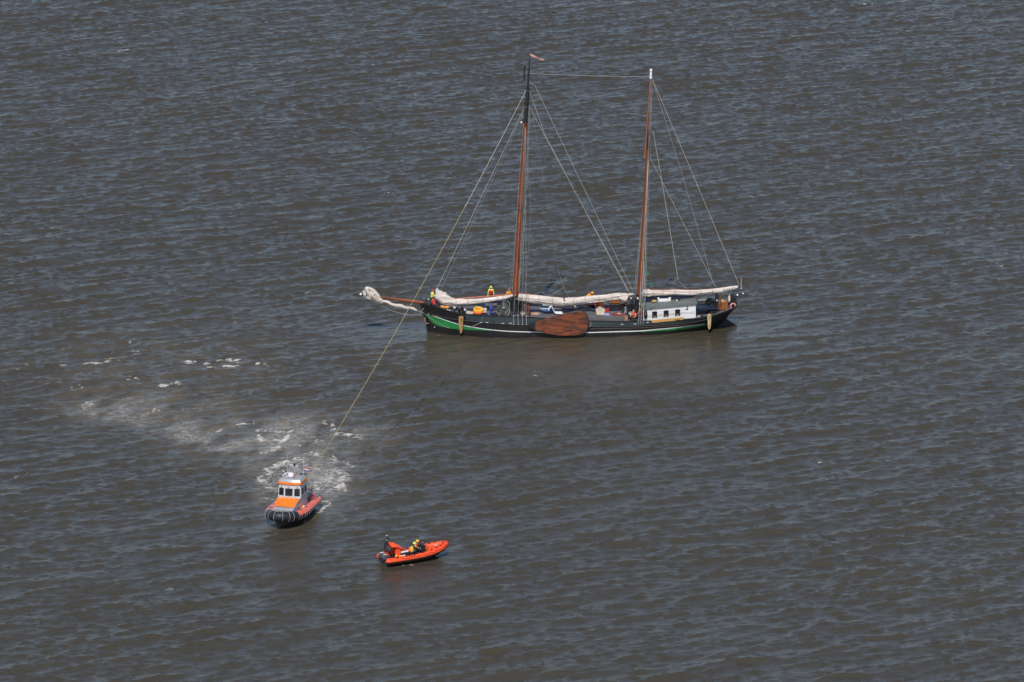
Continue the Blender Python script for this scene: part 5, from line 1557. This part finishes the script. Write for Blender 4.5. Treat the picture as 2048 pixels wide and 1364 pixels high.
# metal hull under the collar
rings = []
for x, b_, zk, zc in ((-3.75, 1.3, -.4, .2), (-2, 1.34, -.4, .2), (0, 1.32, -.4, .24), (1.5, 1.10, -.35, .34), (2.5, .68, -.2, .5), (3.05, .28, .05, .72), (3.3, .03, .35, .95)):
    zt = .7 if x < 2 else .85
    if x > 3: zt = 1.0
    rings.append([Vector((x, -b_, zt)), Vector((x, -b_ * .9, zc)), Vector((x, 0, zk)), Vector((x, b_ * .9, zc)), Vector((x, b_, zt))])
mb = MB(); mb.loft(rings); mb.build('hull', ALUD, boat, 30)
mb = MB(); mb.prism([(-3.6, -1.25, .72), (1.5, -1.2, .76), (2.5, -.8, .86), (3.0, -.3, .95), (3.0, .3, .95), (2.5, .8, .86), (1.5, 1.2, .76), (-3.6, 1.25, .72)], (0, 0, .06)); mb.build('deck', GREYD, boat)
mb = MB(); mb.loft([[Vector((x, -b_, z)), Vector((x, -b_, z + .05)), Vector((x, 0, z + .16)), Vector((x, b_, z + .05)), Vector((x, b_, z))] for x, b_, z in ((1.9, .92, 1.06), (2.4, .78, 1.14), (2.75, .48, 1.2), (2.9, .2, 1.22))]); mb.build('fore_cover', mat('dark_grey_cover', (.045, .043, .042), .6, var=.25), boat, 60)
mb = MB(); mb.tube([(2.75, -.03, 1.36), (2.3, -.06, 1.33), (2.0, -.1, 1.30)], .035, 6); mb.build('bow_line', BAND, boat)
# casing (lower trunk) with sloping orange top
A = [(-2.1, 1.02, 1.92), (.45, 1.02, 1.92), (1.75, .93, 1.52), (2.02, .84, 1.34)]
mb = MB()
mb.loft([[Vector((x, -b_, .78)), Vector((x, b_, .78)), Vector((x, b_ * .97, z)), Vector((x, -b_ * .97, z))] for x, b_, z in A])
cas = mb.build('casing', ALU, boat, 25, bevel=.0)
mb = MB()
mb.sheet([[Vector((x, y * b_, z + .02 + .05 * (1 - y * y))) for y in (-.94, -.5, 0, .5, .94)] for x, b_, z in ((.48, 1.0, 1.915), (1.0, .985, 1.755), (1.5, .93, 1.60), (1.78, .86, 1.51))], thick=.03)
hood = mb.build('orange_hood', LORG, boat)
for y in (-.62, -.25, .12, .55):
    mb = MB(); x = .66; mb.box((x - .05, y - .12, 1.89), (x + .05, y + .12, 1.965)); mb.build('hood_fitting', mat('pale_orange_fitting', (.85, .45, .2), .5), hood, bevel=.01)
mb = MB()
mb.prism([(.55, .955, 1.62), (.75, .95, 1.72), (1.62, .915, 1.45), (1.72, .91, 1.30)], (0, .07, 0)); mb.build('livery_stripe', LILA, cas)
mb = MB(); mb.prism([(.80, 1.015, 1.60), (.84, 1.015, 1.63), (1.55, .975, 1.40), (1.52, .975, 1.36)], (0, .03, 0)); mb.build('livery_line', BAND, cas)
mb = MB(); mb.prism([(.1, 1.0, .84), (.1, 1.0, 1.5), (.36, 1.0, 1.62), (.50, 1.0, .84)], (0, .04, 0)); mb.build('orange_flash', LORG, cas)
# wheelhouse
Z0, Z1 = 1.93, 3.06
def wh(x0, x1, b0, b1):
    return [[Vector((x0[0], -b0, Z0)), Vector((x0[0], b0, Z0)), Vector((x1[0], b0, Z0)), Vector((x1[0], -b0, Z0))],
            [Vector((x0[1], -b1, Z1)), Vector((x0[1], b1, Z1)), Vector((x1[1], b1, Z1)), Vector((x1[1], -b1, Z1))]]
mb = MB()
outline0 = [(-1.6, -1.0), (-1.6, 1.0), (.24, 1.0), (.42, .36), (.42, -.36), (.24, -1.0)]
outline1 = [(-1.55, -.94), (-1.55, .94), (.08, .94), (.26, .36), (.26, -.36), (.08, -.94)]
mb.loft([[Vector((x, y, Z0)) for x, y in outline0], [Vector((x, y, Z1)) for x, y in outline1]])
house = mb.build('wheelhouse', mat('pale_grey_paint', (.60, .60, .58), .45, .1, var=.06), boat, 25)
def pane_on(c0, c1, u0, u1, v0, v1, out=.012, thick=.02):
    """pane on the wall between outline corners c0 and c1"""
    def P_(u, v):
        a = Vector((*outline0[c0], Z0)).lerp(Vector((*outline0[c1], Z0)), u)
        b = Vector((*outline1[c0], Z1)).lerp(Vector((*outline1[c1], Z1)), u)
        return a.lerp(b, v)
    q = [P_(u0, v0), P_(u1, v0), P_(u1, v1), P_(u0, v1)]
    n_ = (q[1] - q[0]).cross(q[3] - q[0]).normalized()
    cc = sum(q, Vector()) / 4
    if n_.dot(Vector((cc.x + .6, cc.y, 0))) < 0: n_ = -n_
    return [p + n_ * out for p in q], n_ * thick, n_
for c0, c1, u0, u1 in ((4, 3, .06, .94), (3, 2, .16, .88), (4, 5, .16, .88), (2, 1, .08, .42), (2, 1, .52, .86), (5, 0, .08, .42), (5, 0, .52, .86)):
    po, ex, n_ = pane_on(c0, c1, u0, u1, .16, .70)
    mb = MB(); mb.prism(po, ex); w = mb.build('window', GLASS, house, bevel=.006)
    mb = MB(); mb.tube([p + n_ * .012 for p in po], .018, 5, loop=True); mb.build('window_frame', ALU, house)
    if c0 in (4, 3) and c1 in (3, 2, 5):
        a = po[3].lerp(po[2], .5) + n_ * .05 + Vector((0, 0, .13)); b = po[3].lerp(po[0], .35).lerp(po[2].lerp(po[1], .35), .62) + n_ * .05
        mb = MB(); mb.tube([a, b], .022, 5); mb.sph(a, .04, 8, 6); mb.build('wiper', LBLK, house)
mb = MB()
br0 = [(x * 1.05 + .10 if x > -1 else x, y * 1.07) for x, y in outline1]
mb.loft([[Vector((x, y, Z1 + .002)) for x, y in br0], [Vector((x - .03 if x > -1 else x, y * .98, Z1 + .19)) for x, y in br0]])
brow = mb.build('roof_brow', LORG, house, 25)
mb = MB()
mb.loft([[Vector((x * .96 - .03, y * .96, Z1 + .192)) for x, y in br0], [Vector((x * .8 - .08, y * .86, Z1 + .40)) for x, y in br0], [Vector((x * .6 - .15, y * .6, Z1 + .45)) for x, y in br0]])
mb.build('roof', ALU, house, 25)
mb = MB(); mb.box((-.1, -.20, Z1 + .30), (.27, .20, Z1 + .36), rot=None); mb.build('roof_hatch', WHITE2, house, bevel=.01)
for y in (-.96, .96):
    mb = MB(); mb.sph((.1, y, Z1 - .06), (.08, .06, .08), 8, 6); mb.build('side_lamp', LBLK, house)
# roof gear
zr = Z1 + .42
mb = MB(); mb.loft([[Vector((-.30 + math.cos(a) * r_, -.02 + math.sin(a) * r_, z)) for a in np.linspace(0, 6.28, 21)[:-1]] for z, r_ in ((zr, .18), (zr + .10, .20))], 1); mb.loft([[Vector((-.30 + math.cos(a) * r_, -.02 + math.sin(a) * r_, z)) for a in np.linspace(0, 6.28, 21)[:-1]] for z, r_ in ((zr + .102, .25), (zr + .32, .26), (zr + .40, .22), (zr + .43, .1))], 0)
mb.build('radar_dome', [WHITE, LBLK], boat)
mb = MB(); mb.tube([(-1.1, -.42, zr - .15), (-1.1, -.40, zr + .45), (-1.1, -.25, zr + .72), (-1.1, .25, zr + .72), (-1.1, .40, zr + .45), (-1.1, .42, zr - .15)], .032, 8); arch = mb.build('mast_arch', BAND, boat)
mb = MB(); mb.tube([(-1.2, .05, zr - .1), (-1.2, .05, zr + 1.42)], .025, 6); mb.build('mast_pole', BAND, arch)
mb = MB(); mb.box((-1.25, -.1, zr + .72), (-1.15, .1, zr + 1.0)); mb.build('lamp_box', LBLK, arch, bevel=.02)
mb = MB(); mb.tube([(-1.2, -.14, zr + 1.36), (-1.2, .24, zr + 1.36)], .03, 6); mb.sph((-1.2, .05, zr + 1.43), .07, 8, 6); mb.build('mast_head_aerial', WHITE, arch)
mb = MB(); mb.tube([(-1.15, -.35, zr + .85), (-1.15, -.05, zr + .85)], .04, 6); mb.tube([(-1.15, .12, zr + .82), (-1.15, .36, zr + .82)], .035, 6); mb.build('lamp_bar', WHITE2, arch)
for y in (-.64, .80):
    mb = MB(); mb.tube([(-1.25, y, zr - .1), (-1.3, y, zr + .8 + .0), (-1.32, y, zr + 1.75)], [.028, .022, .014], 6); mb.build('whip_aerial', BAND, boat)
mb = MB(); mb.tube([(-1.45, 1.0, zr - .2), (-1.5, 1.02, zr + 1.0)], .016, 6); mb.build('whip_aerial', BAND, boat)
mb = MB(); mb.sph((-.6, .18, zr + .1), (.1, .12, .16), 8, 6); mb.build('orange_lamp', mat('red_lamp', (.62, .07, .03), .4), boat)
mb = MB(); mb.box((-1.5, .32, zr + .02), (-1.35, 1.0, zr + .10)); mb.build('roof_rail', LBLK, boat, bevel=.01)
mb = MB(); mb.tube([(-1.55, .90, 1.9), (-1.62, .96, zr + .2)], .035, 6); mb.tube([(-1.55, -.9, 1.9), (-1.62, -.96, zr + .2)], .035, 6); mb.tube([(-2.75, 1.0, .8), (-2.75, .9, 2.1), (-2.75, .7, 2.35), (-2.75, -.7, 2.35), (-2.75, -.9, 2.1), (-2.75, -1.0, .8)], .04, 6); mb.build('towing_frame', ALU, boat)
mb = MB(); mb.box((-3.25, -.35, .78), (-2.9, .35, 1.15)); mb.build('tow_post', LORG, boat, bevel=.03)
mb = MB(); mb.sph((-.15, 1.12, .98), (.28, .13, .22), 12, 8); mb.build('white_bag', mat('cream_bag', (.72, .66, .56), .7), boat)
mb = MB(); mb.box((-1.95, -.8, .78), (-1.62, .8, 1.85)); mb.build('cabin_door', ALUD, boat, bevel=.02)
mb = MB(); mb.box((-3.62, -1.05, .74), (-3.4, 1.05, 1.2)); mb.build('transom', LRED, boat, bevel=.03)
# flags
def flag(label, base, name, cells, m_list, rz, big=1.0):
    t = thing('flag', label, 'flag', BM @ Vector(base), math.atan2(BOAT_F.y, BOAT_F.x) + rz, None)
    mb = MB(); mb.tube([(0, 0, -.35), (0, 0, .5)], .014, 6); mb.build('staff', BAND, t)
    nx_, ny_ = 24, 16
    L_, H_ = .44 * big, .32 * big
    g = [[Vector((.015 + L_ * i / nx_ * .95, .06 * math.sin(i / nx_ * 7.5) * (i / nx_), .48 - H_ * j / ny_ - .10 * (i / nx_) ** 1.3)) for j in range(ny_ + 1)] for i in range(nx_ + 1)]
    mb = MB(); mb.sheet(g, thick=.008)
    n_top = nx_ * ny_
    k = 0
    for i in range(nx_):
        for j in range(ny_):
            c = cells((i + .5) / nx_, (j + .5) / ny_)
            mb.m[2 * k] = c; mb.m[2 * k + 1] = c
            k += 1
    mb.build('flag_cloth', m_list, t)
    return t
FN = mat('flag_navy', (.020, .022, .075), .7, var=.1); FW_ = mat('flag_white', (.78, .74, .76), .7, var=.05); FR = mat('flag_red', (.55, .04, .04), .7, var=.1)
FB = mat('flag_blue', (.03, .05, .24), .7, var=.1)
flag('navy flag with a pale diagonal cross on the lifeboat wheelhouse roof', (-.75, -.92, zr + .0), 'saltire', lambda u, v: 1 if min(abs(u - v), abs(u - 1 + v)) < .13 else 0, [FN, FW_], R(75), 1.45)
flag('red white and blue striped flag at the after corner of the lifeboat wheelhouse', (-1.5, .72, zr + .16), 'tricolour', lambda u, v: min(2, int(v * 3)), [FR, FW_, FB], R(100))
# crew on the after deck
q = BM @ Vector((-1.75, 1.0, .62))
person('person in dark blue overalls bending on the after deck of the lifeboat', q, math.atan2(BOAT_F.y, BOAT_F.x) + R(160), bend(), mat('blue_overalls', (.025, .045, .16), .7), mat('blue_overalls2', (.03, .06, .22), .7), DARKC, mat('navy_helmet', (.02, .025, .06), .5), mat('dark_vest', (.03, .03, .05), .7))

# ================================================================ red rigid inflatable
RORG = mat('bright_red_orange_tube', (.84, .078, .012), .5, var=.14, scale=2.2, detail=8)
RDK = mat('dark_maroon_hull', (.060, .022, .022), .5, var=.25)
RM = Matrix.Translation(RIB_O) @ Matrix.Rotation(RIB_YAW, 4, 'Z')
rib = thing('rescue_boat', 'small bright orange-red inflatable rescue boat with grey outboard motors', 'inflatable boat', RIB_O, RIB_YAW)
HALF = [(-3.0, .82, .46), (-2.5, .86, .46), (-1.2, .88, .47), (0, .88, .50), (1.0, .84, .58), (1.9, .66, .72), (2.5, .38, .84), (2.78, .14, .90), (2.84, 0, .91)]
full = [Vector(p) for p in HALF] + [Vector((p[0], -p[1], p[2])) for p in reversed(HALF[:-1])]
path = cat(full, 5)
mb = MB(); NT = 20
rings = []
RT = .27
def rr_(i):
    e = min(i, len(path) - 1 - i)
    return RT * (.3 if e == 0 else .62 if e == 1 else .86 if e == 2 else 1) * (.92 if path[i].x > 2.3 else 1)
for i in range(len(path)):
    p, t, o_, u_ = tube_frame(i)
    rings.append([p + (o_ * math.cos(2 * math.pi * k / NT) + u_ * math.sin(2 * math.pi * k / NT)) * rr_(i) for k in range(NT)])
mb.loft(rings)
for fi, f in enumerate(mb.f):
    if len(f) != 4: continue
    c = sum((Vector(mb.v[k]) for k in f), Vector()) / 4
    i = min(range(len(path)), key=lambda k: (path[k] - c).length)
    p, t, o_, u_ = tube_frame(i)
    a = math.degrees(math.atan2((c - p).dot(u_), (c - p).dot(o_)))
    mb.m[fi] = 1 if -75 < a < -8 else 0
mb.build('collar', [RORG, RDK], rib, 60)
rings = []
for x, b_, zk, zc in ((-2.6, .8, -.25, .1), (-1, .82, -.25, .12), (.5, .8, -.22, .18), (1.5, .62, -.1, .34), (2.2, .36, .12, .52), (2.65, .1, .4, .68)):
    rings.append([Vector((x, -b_, .45 if x < 1 else .62)), Vector((x, -b_ * .9, zc)), Vector((x, 0, zk)), Vector((x, b_ * .9, zc)), Vector((x, b_, .45 if x < 1 else .62))])
mb = MB(); mb.loft(rings); mb.build('hull', RDK, rib, 30)
mb = MB(); mb.prism([(-2.5, -.7, .36), (.9, -.68, .40), (1.9, -.45, .56), (2.3, -.1, .66), (2.3, .1, .66), (1.9, .45, .56), (.9, .68, .40), (-2.5, .7, .36)], (0, 0, .04)); mb.build('floor', mat('red_floor', (.60, .085, .035), .6, var=.15), rib)
mb = MB(); mb.loft([[Vector((x, -b_, z)), Vector((x, 0, z + h_)), Vector((x, b_, z))] for x, b_, z, h_ in ((1.05, .62, .62, .22), (1.7, .5, .74, .2), (2.2, .28, .88, .12), (2.45, .1, .95, .04))]); mb.build('bow_cover', RORG, rib, 60)
mb = MB(); mb.box((1.75, -.2, .955), (2.05, .02, .975)); mb.build('number_patch', mat('pale_pink_patch', (.85, .45, .34), .6), rib)
mb = MB(); mb.prism([(1.0, -.66, .5), (.95, -.6, .98), (.95, .6, .98), (1.0, .66, .5)], (.09, 0, 0)); mb.build('spray_board', mat('orange_board', (.88, .15, .02), .5, var=.05), rib, bevel=.01)
mb = MB(); mb.loft([[Vector((p.x, p.y, p.z)) + Vector((0, 0, .18))] for p in []] or [[Vector((2.52, -.3, .98)), Vector((2.62, -.1, 1.16)), Vector((2.5, 0, 1.14))], [Vector((2.62, .26, .98)), Vector((2.72, .14, 1.14)), Vector((2.6, .1, 1.13))]]); mb.build('bow_pad', mat('dark_maroon_pad', (.14, .015, .015), .6), rib)
for s in (-1, 1):                                   # grab handles and patches
    for xx in (-2.05, -1.15, -.92, -.69, -.46, -.2, .15, .42, 1.15, 1.75, 2.15):
        i = min(range(len(path)), key=lambda k: abs(path[k].x - xx) + (9 if path[k].y * s < 0 else 0))
        p, t, o_, u_ = tube_frame(i)
        a0 = 70 if xx < -.2 else 100
        mb = MB()
        w_ = .05 if -1.2 < xx < -.4 else .085
        mb.sheet([[p + (o_ * math.cos(a) + u_ * math.sin(a)) * (RT + .012) + t * q for q in (-w_, w_)] for a in (R(a0 - 19), R(a0), R(a0 + 19))], thick=.035)
        mb.build('grab_handle', mat('dark_red_handle', (.05, .010, .010), .6), rib)
# safety line looped along the near and far tube
for s_ in (1, -1):
    pts = []
    for i in range(8, len(path) // 2 - 3):
        j = i if s_ > 0 else len(path) - 1 - i
        p, t, o_, u_ = tube_frame(j)
        a = R(32 + 8 * math.sin(i * 1.7))
        pts.append(p + (o_ * math.cos(a) + u_ * math.sin(a)) * (RT + .02))
    mb = MB(); mb.tube(pts, .016, 5); mb.build('safety_line', mat('dark_red_line', (.25, .03, .02), .7), rib)
# seat pod, righting bag and frame
mb = MB(); mb.box((-1.0, -.30, .40), (.75, .34, .56), taper=(.95, .7)); mb.build('seat_pod', LBLK, rib, bevel=.04)
mb = MB(); mb.box((.62, -.25, .40), (.94, .25, .92), taper=(.7, .8)); con = mb.build('console', LBLK, rib, bevel=.04)
mb = MB(); mb.torus((.50, 0, 1.06), .16, .018, (-.8, 0, .6), 18, 6); mb.build('steering_wheel', LBLK, con)
mb = MB()
for s in (1, -1):
    mb.tube([(-2.2, .62 * s, .5), (-2.42, .60 * s, 1.2), (-2.45, .5 * s, 1.62), (-2.45, 0, 1.7)], .042, 8)
    mb.tube([(-1.75, .62 * s, .5), (-2.42, .58 * s, 1.35)], .036, 8)
af = mb.build('a_frame', LBLK, rib)
mb = MB(); mb.tube([(-2.45, .1, 1.68), (-2.45, .1, 2.3)], .045, 6); mb.build('lamp_pole', DARKC, af)
mb = MB(); mb.sph((-2.45, .1, 2.36), (.06, .06, .06), 10, 6); mb.sph((-2.45, .1, 1.98), (.06, .06, .05), 8, 6); mb.build('lamp', WHITE2, af)
mb = MB(); mb.tube([(-2.45, -.18, 2.2), (-2.45, .12, 2.2)], .05, 6); mb.sph((-2.45, -.2, 2.2), (.07, .07, .09), 8, 6); mb.tube([(-2.45, .1, 1.5), (-2.45, .1, 1.95)], .1, 8); mb.build('lamp_head', DARKC, af)
mb = MB()
rings = []
for k, (x, z, r1_, r2_) in enumerate(((-2.3, 1.52, .13, .5), (-2.1, 1.56, .19, .6), (-1.85, 1.48, .21, .62), (-1.6, 1.34, .20, .62), (-1.38, 1.24, .17, .58), (-1.22, 1.18, .1, .45))):
    rings.append([Vector((x + .03 * math.sin(a * 3), math.sin(a) * r2_, z + math.cos(a) * r1_)) for a in np.linspace(0, 6.28, 17)[:-1]])
mb.loft(rings); bag = mb.build('righting_bag', RORG, rib, 60)
mb = MB(); mb.loft([[Vector((-1.95 + .05 * k, -.62 + .03 * k, z)), Vector((-1.55 + .03 * k, -.62 + .03 * k, z)), Vector((-1.55, -.28, z)), Vector((-1.95, -.28, z))] for k, z in enumerate((.62, .86, 1.1, 1.36))]); mb.build('bag_end', RORG, rib, bevel=.05)
mb = MB(); mb.loft([[Vector((-1.95 + .05 * k, .28, z)), Vector((-1.55, .28, z)), Vector((-1.55, .6, z)), Vector((-1.95, .6, z))] for k, z in enumerate((.62, .86, 1.1, 1.36))]); mb.build('bag_end', RORG, rib, bevel=.05)
# striped panel on the starboard quarter of the seat
def vp(x, z, y): return Vector((x, y, z))
pod = None
mb = MB(); mb.prism([vp(-1.5, .74, -.50), vp(-.72, .78, -.50), vp(-.78, 1.14, -.42), vp(-1.5, 1.10, -.42)], (0, .14, 0)); pod = mb.build('stern_locker', LBLK, rib, bevel=.01)
for k, m_ in enumerate((mat('sign_navy', (.02, .025, .06), .5), mat('sign_white', (.82, .80, .78), .5, var=.04), mat('sign_red', (.55, .12, .08), .5))):
    z0, z1 = .80 + k * .105, .80 + (k + 1) * .105
    f_ = lambda z: -.505 + (z - .76) * .22
    mb = MB(); mb.prism([vp(-1.46, z0, f_(z0)), vp(-.78, z0 + .03, f_(z0)), vp(-.80, z1 + .03, f_(z1)), vp(-1.46, z1, f_(z1))], (0, -.02, 0)); mb.build('stripe', m_, pod)
mb = MB(); mb.sph((-1.95, -.60, .76), (.12, .1, .12), 10, 8); mb.build('yellow_float', YELLOW, rib)
mb = MB(); mb.tube([(-1.75, -.72, .76), (-1.25, -.82, .78)], .045, 8); mb.build('pale_strap', mat('pale_yellow_strap', (.72, .62, .36), .7), rib)
for y in (.34, -.26):                               # outboard motors
    mb = MB(); mb.loft([[Vector((x0, y - .14, z)), Vector((x1, y - .17, z)), Vector((x1, y + .17, z)), Vector((x0, y + .14, z))] for z, x0, x1 in ((.50, -3.02, -2.55), (.72, -3.10, -2.52), (.86, -3.02, -2.56), (.90, -2.9, -2.62))])
    om = mb.build('outboard_motor', mat('grey_outboard', (.095, .105, .125), .35, .1, var=.2), rib, 40, bevel=.03)
    mb = MB(); mb.box((-2.95, y - .13, .885), (-2.62, y + .13, .93)); mb.build('cowl_top', mat('pale_grey_cowl', (.50, .50, .50), .4), om, bevel=.02)
    mb = MB(); mb.box((-2.92, y - .07, -.3), (-2.68, y + .07, .5)); mb.build('motor_leg', mat('dark_grey_motor', (.045, .05, .055), .4), om, bevel=.02)
    for k in range(3):
        a = k * 2.094; mb = MB(); mb.prism([(-2.98, y, -.2), (-2.98, y + math.cos(a) * .14 - math.sin(a) * .05, -.2 + math.sin(a) * .14 + math.cos(a) * .05), (-2.98, y + math.cos(a) * .16, -.2 + math.sin(a) * .16), (-2.98, y + math.cos(a) * .12 + math.sin(a) * .05, -.2 + math.sin(a) * .12 - math.cos(a) * .05)], (.02, 0, 0)); mb.build('propeller_blade', ALUD, om)
mb = MB(); mb.box((-2.58, -.72, .2), (-2.48, .72, .72)); mb.build('transom', RDK, rib, bevel=.02)
SUITB = mat('black_drysuit', (.016, .017, .02), .5, var=.3)
def ride(ln):
    P = sit(ln, .14)
    P.update(kl=(.34, .2, .40), kr=(.34, -.2, .40), al=(.50, .19, .09), ar=(.50, -.19, .09))
    return P
person('person in yellow helmet and vest sitting aft on the orange rescue boat', RM @ Vector((-.50, -.26, .50)), RIB_YAW + R(5), ride(.34), SUITB, SUITB, SUITB, LEMON, mat('amber_vest', (.72, .36, .03), .6, var=.25, scale=6))
person('person in black suit and black helmet leaning forward on the orange rescue boat', RM @ Vector((.55, .25, .42)), RIB_YAW + R(-4), ride(.3), SUITB, SUITB, SUITB, LBLK, None)
person('person in yellow helmet sitting in the middle of the orange rescue boat', RM @ Vector((.26, .44, .42)), RIB_YAW + R(-5), ride(.18), REDC, SUITB, SUITB, YELLOW, YELLOW)

# ================================================================ tow rope from the lifeboat to the masthead
a = BM @ Vector((-2.75, .45, 2.35))
b = W(S(1052.5, 180))
N_ = 40
pts = [a.lerp(b, k / N_) - Vector((0, 0, .9 * 4 * (k / N_) * (1 - k / N_))) for k in range(N_ + 1)]
js_ = 28
t = thing('tow_rope', 'yellow tow rope running up from the lifeboat to the taller mast', 'rope', a)
mb = MB(); mb.tube([p - a for p in pts[:js_ + 1]], .030, 6); mb.build('yellow_line', mat('yellow_tow_line', (.34, .27, .10), .8, var=.15), t)
mb = MB(); mb.tube([p - a for p in pts[js_:]], .027, 6); mb.build('pale_line', mat('pale_tow_line', (.42, .40, .35), .8, var=.12), t)
mb = MB(); mb.sph(pts[js_] - a, (.08, .08, .12), 8, 6); mb.build('shackle', WIRE, t)
